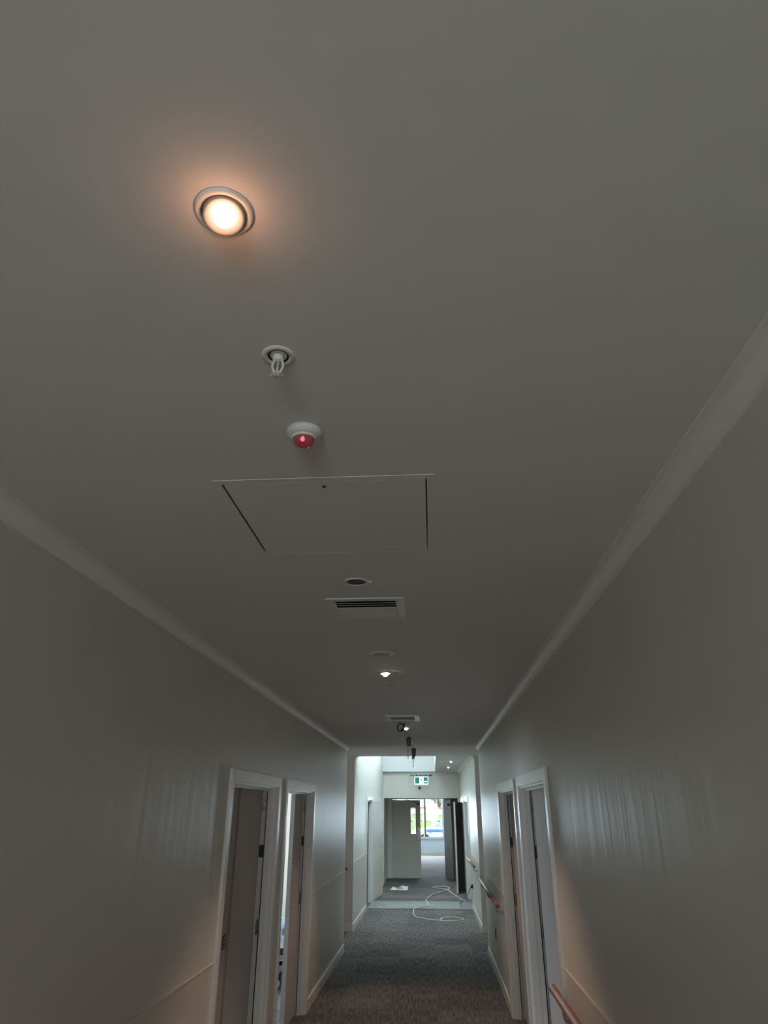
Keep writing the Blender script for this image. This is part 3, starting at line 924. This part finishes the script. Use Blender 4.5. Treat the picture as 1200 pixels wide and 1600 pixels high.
# round sensor with red dome
x, y = -0.294, 1.405
root = thing('motion_sensor', 'white round ceiling sensor with a translucent red dome', 'sensor', (x, y, H))
MB().lathe([(0, 0), (0.042, 0.0), (0.0435, -0.004), (0.042, -0.011), (0.036, -0.018), (0.029, -0.021), (0, -0.021)], (x, y, H), (0, 0, 1), 40).build('sensor_base', M['white_metal'], root)
MB().lathe([(0.0305, -0.0195), (0.0305, -0.024), (0.0275, -0.0255)], (x, y, H), (0, 0, 1), 40).build('collar', M['white'], root)
MB().lathe([(0.0265, -0.020), (0.026, -0.029), (0.022, -0.038), (0.014, -0.044), (0, -0.0465)], (x, y, H), (0, 0, 1), 32).build('dome', M['red_dome'], root)
MB().lathe([(0, 0.0), (0.0055, 0.0), (0.0045, 0.002), (0, 0.003)], (x + 0.001, y - 0.0215, H - 0.0365), (0, -0.8, -0.5), 14).build('indicator_light', M['red_led'], root)

# access hatch
root = thing('access_hatch', 'square flush ceiling access panel with a small black lock', 'access panel', (-0.29, 1.97, H))
mb = MB()
for a, b, c, d in ((-0.609, -0.589, 1.660, 2.280), (0.0085, 0.029, 1.660, 2.280), (-0.589, 0.0085, 1.660, 1.6855), (-0.589, 0.0085, 2.262, 2.280)):
    mb.box(a, b, c, d, H - 0.0013, H + 0.0005)
mb.build('hatch_frame', M['ceil'], root)
MB().box(-0.5815, 0.0045, 1.6885, 2.2605, H - 0.0012, H + 0.016).build('hatch_panel', M['ceil'], root)
MB().box(-0.65, 0.07, 1.62, 2.32, H + 0.101, H + 0.11).build('shade_sheet', M['darkgap'], root)  # unseen lid added over the hatch to stop sky light leaking in
MB().lathe([(0, 0), (0.0052, 0), (0.0052, -0.0025), (0.0025, -0.0025), (0, -0.001)], (-0.291, 1.715, H - 0.0015), (0, 0, 1), 16).build('lock', M['black'], root)

# round speaker
x, y = -0.292, 2.61
root = thing('ceiling_speaker', 'small dark round ceiling fitting between the access panel and the slotted grille', 'ceiling speaker', (x, y, H))
MB().lathe([(0.040, 0.001), (0.040, -0.003), (0.046, -0.004), (0.052, -0.001), (0.052, 0.001)], (x, y, H), (0, 0, 1), 40).build('trim_ring', M['ceil'], root)
MB().lathe([(0.040, -0.0012), (0.02, -0.0022), (0, -0.0022)], (x, y, H), (0, 0, 1), 32).build('grille', M['gauze'], root)
o = MB().lathe([(0, 0), (0.007, 0), (0.006, -0.006), (0, -0.007)], (-0.234, 2.61, H), (0, 0, 1), 16).build('ceiling_button', M['white_metal'])
tag(o, 'tiny white button right beside the dark round fitting', 'ceiling fitting')


def vent(x0, x1, y0, y1, label, dark_all=False):
    root = thing('ceiling_vent', label, 'air vent', ((x0 + x1) / 2, (y0 + y1) / 2, H), 'supply air grilles in the ceiling')
    mb = MB()
    f = 0.05 if dark_all else 0.04
    th = 0.012 if dark_all else 0.004
    mb.box(x0, x1, y0, y0 + f, H - th, H, 0.001); mb.box(x0, x1, y1 - f, y1, H - th, H, 0.001)
    mb.box(x0, x0 + f, y0 + f, y1 - f, H - th, H, 0.001); mb.box(x1 - f, x1, y0 + f, y1 - f, H - th, H, 0.001)
    mb.build('vent_frame', M['white_metal'], root)
    MB().box(x0 + f, x1 - f, y0 + f, y1 - f, H - 0.0015, H - 0.0005).build('shade_sheet', M['darkgap'], root)  # black sheet painted as the dark behind the slots
    ya, yb = y0 + f, y1 - f
    for i in range(9 if dark_all else 3):                     # angled blades with dark slots between them
        yc = ya + 0.030 + 0.034 * i
        mb = MB().prism([(yc - 0.006, H - 0.0055), (yc - 0.006, H - 0.007), (yc + 0.006, H - 0.0035), (yc + 0.006, H - 0.002)], 'x', x0 + f + 0.001, x1 - f - 0.001)
        mb.build('louvre_blade', M['white_metal'], root)
    y = ya + 0.114
    while y < yb - 0.02 and not dark_all:                   # overlapping blades facing the other way
        mb = MB().prism([(y - 0.004, H - 0.002), (y - 0.004, H - 0.0035), (y + 0.024, H - 0.0085), (y + 0.024, H - 0.007)], 'x', x0 + f + 0.001, x1 - f - 0.001)
        mb.build('louvre_blade', M['white_metal'], root)
        y += 0.0255
    return root


vent(-0.459, -0.102, 2.842, 3.205, 'nearer square slotted air grille, two thirds down the ceiling')
vent(-0.457, -0.112, 6.915, 7.32, 'farther slotted air grille, just before the black cable loop', True)


def round_plate(x, y, r, label, th=0.010):
    root = thing('ceiling_plate', label, 'ceiling plate', (x, y, H), 'round flat ceiling plates')
    MB().lathe([(0, -th), (r * 0.74, -th), (r * 0.78, -th * 0.6), (r * 0.96, -th * 0.35), (r, 0), (r, 0.001)], (x, y, H), (0, 0, 1), 44).build('plate', M['white_metal'], root)
    MB().lathe([(0, -0.0012), (r * 0.70, -0.001), (r * 0.72, 0.0)], (x, y, H - th), (0, 0, 1), 36).build('centre_cover', M['plate_grey'], root)
    return root


round_plate(-0.286, 4.01, 0.076, 'round flat ceiling plate just before the second lit downlight', 0.006)
round_plate(-0.285, 7.62, 0.105, 'round ceiling plate that the black cable loop hangs from')
round_plate(-0.288, 5.12, 0.045, 'small round ceiling cap just beyond the second lit downlight', 0.004)
# black cable loop
root = thing('cable_loop', 'black cable coiled in a small loop under the ceiling', 'cable', (-0.33, 7.72, H - 0.012))
pts = []
for i in range(40):
    a = -PI / 2 + 2.35 * 2 * PI * i / 39
    pts.append((-0.325 + 0.034 * math.cos(a) + 0.006 * i / 39, 7.47 + 0.01 * math.sin(a * 0.5), H - 0.058 + 0.040 * math.sin(a)))
pts = [(-0.285, 7.53, H - 0.006), (-0.285, 7.50, H - 0.045)] + pts
MB().tube(catmull(pts, 2), 0.0055, 8).build('cable', M['black'], root)
MB().box(-0.335, -0.315, 7.46, 7.49, H - 0.11, H - 0.09, 0.003).build('plug_connector', M['rubber'], root)


def hanging_fitting(x, y, label, drop, L, wire, dx):
    root = thing('hanging_light_fitting', label, 'hanging light fitting', (x, y, H), 'unfixed fittings hanging on cables')
    MB().tube([(x, y, H + 0.0), (x, y, H - drop)], 0.007, 8).build('cable', M['grey_metal'], root)
    z = H - drop
    MB().lathe([(0, 0.004), (0.018, 0.002), (0.034, -0.004), (0.036, -L * 0.45), (0.030, -L * 0.8), (0.02, -L), (0, -L)], (x, y, z), (0, 0, 1), 24).build('driver_housing', M['brownmetal'], root)
    MB().box(x + 0.026, x + 0.044, y - 0.018, y + 0.006, z - L * 0.75, z - L * 0.05, 0.003).build('terminal_cover', M['white'], root)
    MB().lathe([(0, 0), (0.022, -0.004), (0.026, -0.02), (0.016, -0.036), (0, -0.038)], (x + dx, y, z - L + 0.003), (0, 0, 1), 18).build('lamp_cap', M['white'], root)
    MB().tube([(x + dx, y, z - L - 0.03), (x + dx, y, z - L - wire)], 0.005, 8).build('pull_rod', M['grey_metal'], root)
    return root


hanging_fitting(-0.285, 9.05, 'grey fitting hanging with a white cap and rod, nearer of two over the cross passage', 0.015, 0.105, 0.155, -0.012)
hanging_fitting(-0.262, 10.55, 'brown-grey fitting hanging lower with a long rod, farther of two over the cross passage', 0.03, 0.12, 0.15, -0.01)

# exit sign
ye = 19.62
K = 19.6 / 18.95
n_before = set(bpy.data.objects)
root = thing('exit_sign', 'green and white running man exit sign fixed high on the end wall', 'exit sign', (0, 0, 0))
MB().box(-0.59, 0.035, ye - 0.045, ye + 0.045, 2.615, 2.640, 0.003).build('mounting_bar', M['sign_body'], root)
for a in (-0.45, -0.10):
    MB().box(a, a + 0.02, ye + 0.018, YE, 2.615, 2.635).build('wall_bracket', M['grey_metal'], root)
random.seed(3)
xx = -0.575
i = 0
while xx < 0.0:  # random dark and green dashes along the mounting bar
    wv = random.uniform(0.02, 0.06)
    MB().box(xx, xx + wv, ye - 0.056, ye - 0.044, 2.603 + random.uniform(0, 0.012), 2.650 - random.uniform(0, 0.01), 0.002).build('dark_dash' if i % 2 == 0 else 'green_dash', M['black'] if i % 2 == 0 else M['green_mark'], root)
    xx += wv + 0.006; i += 1
bd = MB().box(-0.462, -0.098, ye - 0.018, ye + 0.018, 2.395, 2.598, 0.006).build('sign_panel', M['sign_white'], root)
yf = ye - 0.021
# left pictogram: white door with running man on green; centre white field with arrow; right green field with running man
MB().box(-0.445, -0.335, yf, yf + 0.004, 2.425, 2.580).build('green_field', M['green_sign'], bd)
MB().box(-0.218, -0.115, yf, yf + 0.004, 2.425, 2.580).build('green_field', M['green_sign'], bd)
mb = MB()   # running figure in the white centre
cx, cz = -0.275, 2.505
mb.lathe([(0, 0), (0.011, 0), (0.011, -0.003), (0, -0.003)], (cx + 0.008, yf + 0.003, cz + 0.052), (0, 1, 0), 12)
mb.tube([(cx + 0.004, yf + 0.003, cz + 0.036), (cx - 0.004, yf + 0.003, cz)], 0.008, 8)
mb.tube([(cx - 0.004, yf + 0.003, cz), (cx + 0.018, yf + 0.003, cz - 0.016), (cx + 0.010, yf + 0.003, cz - 0.045)], 0.006, 8)
mb.tube([(cx - 0.004, yf + 0.003, cz), (cx - 0.012, yf + 0.003, cz - 0.026), (cx - 0.034, yf + 0.003, cz - 0.036)], 0.006, 8)
mb.tube([(cx + 0.002, yf + 0.003, cz + 0.03), (cx + 0.024, yf + 0.003, cz + 0.016), (cx + 0.036, yf + 0.003, cz + 0.026)], 0.005, 8)
mb.tube([(cx + 0.002, yf + 0.003, cz + 0.03), (cx - 0.020, yf + 0.003, cz + 0.018), (cx - 0.026, yf + 0.003, cz)], 0.005, 8)
mb.build('running_figure', M['green_sign'], bd)
mb = MB()   # white arrow on the right green field
mb.prism([(-0.205, 2.462), (-0.165, 2.462), (-0.165, 2.445), (-0.130, 2.472), (-0.165, 2.499), (-0.165, 2.482), (-0.205, 2.482)], 'y', yf - 0.001, yf)
mb.build('arrow', M['sign_white'], bd)
for ob in set(bpy.data.objects) - n_before:
    if ob.type == 'MESH':
        for v in ob.data.vertices:
            v.co.x *= K
            v.co.z = 1.819 + (v.co.z - 1.819) * K
for ob in set(bpy.data.objects) - n_before:
    if ob.type == 'EMPTY':
        ob.location = (-0.29, ye, 2.42)
        for v_ob in set(bpy.data.objects) - n_before:
            if v_ob.type == 'MESH' and v_ob.parent is ob:
                for v in v_ob.data.vertices:
                    v.co -= Vector((-0.29, ye, 2.42))
                for sub in v_ob.children:
                    for v in sub.data.vertices:
                        v.co -= Vector((-0.29, ye, 2.42))
# black dome on the end wall
root = thing('security_camera', 'small black dome camera on the end wall under the exit sign', 'camera', (-0.345, YE, 2.345))
MB().lathe([(0, 0), (0.042, 0), (0.042, 0.012), (0.036, 0.02), (0, 0.02)], (-0.345, YE, 2.345), (0, -1, 0), 28).build('mounting_base', M['sign_body'], root)
MB().lathe([(0.034, 0.018), (0.034, 0.03), (0.028, 0.045), (0.015, 0.055), (0, 0.058)], (-0.345, YE, 2.345), (0, -1, 0), 28).build('dome', M['black'], root)

# ------------------------------------------------------------------ floor clutter
white_path = [(0.623, 16.491), (0.519, 17.12), (0.397, 17.893), (0.305, 18.587), (0.154, 18.836), (-0.026, 18.966), (-0.044, 19.131), (0.044, 19.286), (0.205, 19.319), (0.362, 19.119), (0.305, 18.548), (0.145, 18.058), (-0.028, 17.682), (-0.15, 16.989), (-0.196, 16.508), (-0.144, 15.989), (-0.16, 15.636), (-0.374, 15.284), (-0.427, 14.896), (-0.374, 14.134), (-0.229, 13.893), (0.014, 13.678), (0.252, 13.593), (0.415, 13.707), (0.500, 13.90), (0.409, 14.03), (0.263, 14.069), (0.131, 13.983), (0.096, 13.788)]
root = thing('extension_cord', 'white extension cord looped across the carpet below the skylight', 'cord', (0.1, 16, 0))
zz = lambda yv: 0.010 if 15.15 < yv < 16.45 else 0.0085
MB().tube(catmull([(a, b, 0.0115) for a, b in white_path], 6), 0.0085, 8).build('cord', M['cord_white'], root)
MB().box(0.60, 0.645, 16.40, 16.52, 0.0, 0.035, 0.006).build('socket_end', M['cord_white'], root)
MB().box(0.075, 0.115, 13.70, 13.80, 0.0, 0.03, 0.006).build('plug', M['cord_white'], root)
root = thing('extension_cord', 'dark red power cord running from the carpet up to the right wall outlet', 'cord', (0.5, 14.5, 0))
dpath = [(0.520, 14.0, 0.0265), (0.513, 14.16, 0.020), (0.506, 14.367, 0.011), (0.500, 15.089, 0.012), (0.512, 15.85, 0.012), (0.545, 16.02, 0.03), (0.60, 15.75, 0.12), (0.665, 15.35, 0.27), (0.70, 15.02, 0.40), (0.725, 14.88, 0.43)]
MB().tube(catmull(dpath, 6), 0.008, 8).build('cord', M['cord_dark'], root)
MB().box(0.705, 0.738, 14.85, 14.91, 0.40, 0.46, 0.006).build('plug', M['black'], root)
wall_plate(XR2 - 0.003, 14.90, 0.43, -1, 'dark power outlet that the red-brown cord plugs into', M['black'], 0.05, 0.045)

root = thing('paper_bag', 'flattened white paper bag on the carpet near the open left door', 'paper bag', (-0.885, 18.7, 0))
mb = MB()
N = 10
vs = {}
for i in range(N + 1):
    for j in range(N + 1):
        u, v = i / N, j / N
        xx = -1.09 + 0.42 * u + 0.03 * v * (1 - u)
        yy = 18.45 + 0.55 * v + 0.12 * (1 - u) * 0.5
        z = 0.006 + 0.02 * math.sin(5 * u + 2) ** 2 * math.sin(4 * v + 1) ** 2 + (0.028 if (v > 0.8 and u > 0.55) else 0)
        vs[i, j] = mb.bm.verts.new((xx, yy, z))
for i in range(N):
    for j in range(N):
        mb.bm.faces.new((vs[i, j], vs[i + 1, j], vs[i + 1, j + 1], vs[i, j + 1]))
r = bmesh.ops.extrude_face_region(mb.bm, geom=mb.bm.faces[:])
for v in [e for e in r['geom'] if isinstance(e, bmesh.types.BMVert)]:
    v.co.z = 0.001
mb.build('paper', M['paper'], root)
MB().box(-0.95, -0.79, 18.66, 18.84, 0.022, 0.032, 0.003).build('printed_patch', M['grey_metal'], root)

# ------------------------------------------------------------------ bedroom behind the second left doorway
bx0, bx1, by0, by1 = -3.75, -1.66, 8.55, 9.55
root = thing('hospital_bed', 'adjustable bed with blue-white linen behind the second left doorway', 'bed', ((bx0 + bx1) / 2, 9.05, 0))
mb = MB()
mb.box(bx0, bx1, by0 + 0.02, by0 + 0.06, 0.34, 0.40, 0.004); mb.box(bx0, bx1, by1 - 0.06, by1 - 0.02, 0.34, 0.40, 0.004)
for xq in (bx0, (bx0 + bx1) / 2, bx1 - 0.05):
    mb.box(xq, xq + 0.05, by0 + 0.06, by1 - 0.06, 0.34, 0.39)
mb.build('bed_frame', M['bedmetal'], root)
mb = MB()
mb.tube([(bx0 + 0.5, by0 + 0.12, 0.34), (bx1 - 0.35, by0 + 0.12, 0.12)], 0.02, 8)
mb.tube([(bx0 + 0.5, by0 + 0.12, 0.12), (bx1 - 0.35, by0 + 0.12, 0.34)], 0.02, 8)
mb.box(bx0 + 0.1, bx1 - 0.1, by0 + 0.1, by0 + 0.16, 0.09, 0.14); mb.box(bx0 + 0.1, bx1 - 0.1, by1 - 0.16, by1 - 0.1, 0.09, 0.14)
mb.box(bx1 - 0.16, bx1 - 0.1, by0 + 0.1, by1 - 0.1, 0.09, 0.14)
mb.build('lift_linkage', M['bedmetal'], root)
for a in (bx0 + 0.13, bx1 - 0.13):
    for b in (by0 + 0.13, by1 - 0.13):
        MB().lathe([(0, -0.018), (0.05, -0.018), (0.05, 0.018), (0, 0.018)], (a, b, 0.05), (0, 1, 0), 20).build('castor', M['rubber'], root)
MB().box(bx0 + 0.02, bx1 - 0.02, by0 + 0.02, by1 - 0.02, 0.402, 0.53, 0.03).build('mattress', M['sheet'], root)
MB().box(bx1 - 0.035, bx1, by0 + 0.02, by1 - 0.02, 0.40, 0.66, 0.012).build('footboard', M['bedmetal'], root)
MB().box(bx0 - 0.035, bx0, by0 + 0.02, by1 - 0.02, 0.40, 0.90, 0.012).build('headboard', M['bedmetal'], root)
mb = MB()
nx, ny = 24, 14
g = {}
for i in range(nx + 1):
    for j in range(ny + 1):
        u, v = i / nx, j / ny
        g[i, j] = mb.bm.verts.new((bx0 + 0.6 + (bx1 - 0.06 - bx0 - 0.6) * u, by0 - 0.015 + (by1 - by0 + 0.03) * v, 0.545 + 0.05 * (1 - abs(2 * v - 1) ** 6) * (1 - abs(2 * u - 1) ** 10) + 0.012 * math.sin(13 * u + 5 * v) + 0.01 * math.sin(17 * v - 6 * u)))
for i in range(nx):
    for j in range(ny):
        mb.bm.faces.new((g[i, j], g[i + 1, j], g[i + 1, j + 1], g[i, j + 1])).smooth = True
r = bmesh.ops.extrude_face_region(mb.bm, geom=mb.bm.faces[:])
for v in [e for e in r['geom'] if isinstance(e, bmesh.types.BMVert)]:
    v.co.z -= 0.10
mb.build('quilt', M['quilt'], root)
o = MB().lathe([(0, -0.28), (0.06, -0.26), (0.085, -0.1), (0.085, 0.1), (0.06, 0.26), (0, 0.28)], (bx0 + 0.25, 9.05, 0.62), (0, 1, 0), 24).build('pillow', M['sheet'])
tag(o, 'white pillow at the head of the bed', 'pillow')
# ------------------------------------------------------------------ outside the far window
struct(MB().box(-30, 30, YW + T, 90, -0.25, -0.12), 'ground_car_park', M['concrete'], 'pale concrete car park outside the far window', 'ground')


def car(x, y, L, m, label, hh=1.45):
    root = thing('car', label, 'car', (x, y, -0.12), 'parked cars outside the far window')
    z0 = -0.12
    prof = [(-0.5 * L, 0.32), (-0.5 * L, 0.62), (-0.47 * L, 0.80), (-0.26 * L, 0.93), (-0.12 * L, hh * 0.93), (-0.04 * L, hh), (0.20 * L, hh), (0.33 * L, hh * 0.93), (0.43 * L, 0.98), (0.5 * L, 0.88), (0.5 * L, 0.32), (0.42 * L, 0.22), (-0.42 * L, 0.22)]
    mb = MB().prism([(x + a, z0 + b) for a, b in prof], 'y', y - 0.88, y + 0.88)
    bmesh.ops.bevel(mb.bm, geom=mb.bm.edges[:], offset=0.05, segments=2, affect='EDGES')
    mb.build('car_body', m, root)
    for s in (-1, 1):
        mb = MB()
        ys = y + s * 0.885
        mb.prism([(x - 0.22 * L, z0 + 0.97), (x - 0.115 * L, z0 + hh * 0.91), (x + 0.03 * L, z0 + hh * 0.94), (x + 0.03 * L, z0 + 0.97)], 'y', ys - 0.01, ys + 0.01)
        mb.prism([(x + 0.05 * L, z0 + 0.97), (x + 0.05 * L, z0 + hh * 0.94), (x + 0.19 * L, z0 + hh * 0.94), (x + 0.31 * L, z0 + hh * 0.90), (x + 0.38 * L, z0 + 1.0)], 'y', ys - 0.01, ys + 0.01)
        mb.build('side_glass', M['carglass'], root)
    for a in (-0.31, 0.31):
        for s in (-1, 1):
            MB().lathe([(0, -0.1), (0.2, -0.1), (0.31, -0.09), (0.32, 0.0), (0.31, 0.09), (0.2, 0.1), (0, 0.1)], (x + a * L, y + s * 0.83, z0 + 0.32), (0, 1, 0), 28).build('wheel', M['tyre'], root)


car(0.9, 43.0, 4.5, M['carwhite'], 'white car parked outside the far window')
car(-4.6, 44.0, 4.4, M['carwhite'], 'white car farther left outside, hidden by the shut door leaf', 1.5)
root = thing('bench', 'low blue-grey bench outside the far window', 'bench', (0.4, 37.5, -0.12))
MB().box(-0.35, 2.2, 37.2, 37.65, 0.72, 0.86, 0.02).build('bench_top', M['carblue'], root)
for a in (-0.2, 1.95):
    MB().box(a, a + 0.1, 37.28, 37.58, -0.12, 0.72).build('leg', M['concrete'], root)
root = thing('railing', 'white railing with dark clamps across the view outside', 'railing', (0, 40.2, -0.12))
MB().tube([(-5, 40.2, 1.25), (4, 40.2, 1.25)], 0.025, 8).build('top_rail', M['white_metal'], root)
for i in range(19):
    xq = -5 + i * 0.5
    MB().box(xq - 0.02, xq + 0.02, 40.18, 40.22, -0.12, 1.24).build('baluster', M['white_metal'], root)
for i in range(18):
    MB().box(-4.9 + i * 0.5, -4.62 + i * 0.5, 40.16, 40.24, 1.16, 1.22, 0.004).build('rail_clamp', M['lounge_frame'], root)
# grass bank
mb = MB()
n = 40
g = {}
for i in range(n + 1):
    for j in range(9):
        xq = -20 + 40 * i / n
        yq = 48 + 14 * j / 8
        g[i, j] = mb.bm.verts.new((xq, yq, -0.12 + 1.50 * (j / 8) ** 0.7 + 0.08 * math.sin(i * 1.3 + j)))
for i in range(n):
    for j in range(8):
        mb.bm.faces.new((g[i, j], g[i + 1, j], g[i + 1, j + 1], g[i, j + 1])).smooth = True
r = bmesh.ops.extrude_face_region(mb.bm, geom=mb.bm.faces[:])
for v in [e for e in r['geom'] if isinstance(e, bmesh.types.BMVert)]:
    v.co.z = -0.5
o = mb.build('grass_bank', M['grass'])
tag(o, 'sunlit green grass bank rising behind the parked cars', 'grass', kind='stuff')
root = thing('garden_wall', 'white garden wall with a terracotta top behind the grass bank', 'garden wall', (0, 63.2, -0.12))
MB().box(-18, 18, 63.0, 63.25, -0.12, 1.86).build('wall_panel', M['render'], root)
MB().box(-18, 18, 62.95, 63.3, 1.86, 1.95, 0.01).build('coping', M['tile'], root)
root = thing('house', 'pale house with shuttered windows behind the garden wall', 'house', (0, 70, -0.12))
MB().box(-7, 8, 68, 76, -0.12, 5.2).build('house_wall', M['render'], root)
MB().prism([(67.4, 5.2), (76.6, 5.2), (76.6, 5.4), (72, 7.6), (67.4, 5.4)], 'x', -7.6, 8.6).build('roof', M['tile'], root)
for a in (-4.5, -2.0, 0.1, 2.6, 5.0):
    f = MB().box(a, a + 1.0, 67.95, 68.0, 2.4, 3.7).build('window', M['white_metal'], root)
    MB().box(a + 0.06, a + 0.94, 67.93, 67.95, 2.46, 3.64).build('pane', M['carglass'], f)


def tree(x, y, z0, h, cr, label, seed):
    random.seed(seed)
    root = thing('tree', label, 'tree', (x, y, z0), 'trees on the bank')
    mb = MB().tube([(x, y, z0), (x + 0.1, y, z0 + h * 0.4), (x, y + 0.1, z0 + h * 0.75)], [0.14, 0.11, 0.06], 10)
    for k in range(4):
        a = k * 1.7
        mb.tube([(x, y, z0 + h * 0.4), (x + 0.6 * cr * math.cos(a), y + 0.6 * cr * math.sin(a), z0 + h * 0.75)], [0.06, 0.03], 8)
    mb.build('trunk', M['bark'], root)
    mb = MB()
    for k in range(260):
        v = Vector((random.gauss(0, 1), random.gauss(0, 1), random.gauss(0, 1))).normalized() * cr * random.uniform(0.35, 1.0)
        p = Vector((x, y, z0 + h * 0.72)) + Vector((v.x, v.y, v.z * 0.75))
        a = Vector((random.gauss(0, 1), random.gauss(0, 1), random.gauss(0, 1))).normalized()
        b = a.orthogonal().normalized(); sz = 0.13
        c = a.cross(b)
        mb.bm.faces.new([mb.bm.verts.new(p + q) for q in (b * sz, c * sz * 0.5, -b * sz, -c * sz * 0.5)])
    mb.build('foliage', M['leaf'], root)


tree(0.5, 65.6, -0.12, 4.2, 0.9, 'leafy tree right of the view through the far window', 11)
tree(-3.6, 65.6, -0.12, 4.6, 1.0, 'leafy tree left of the view through the far window', 12)
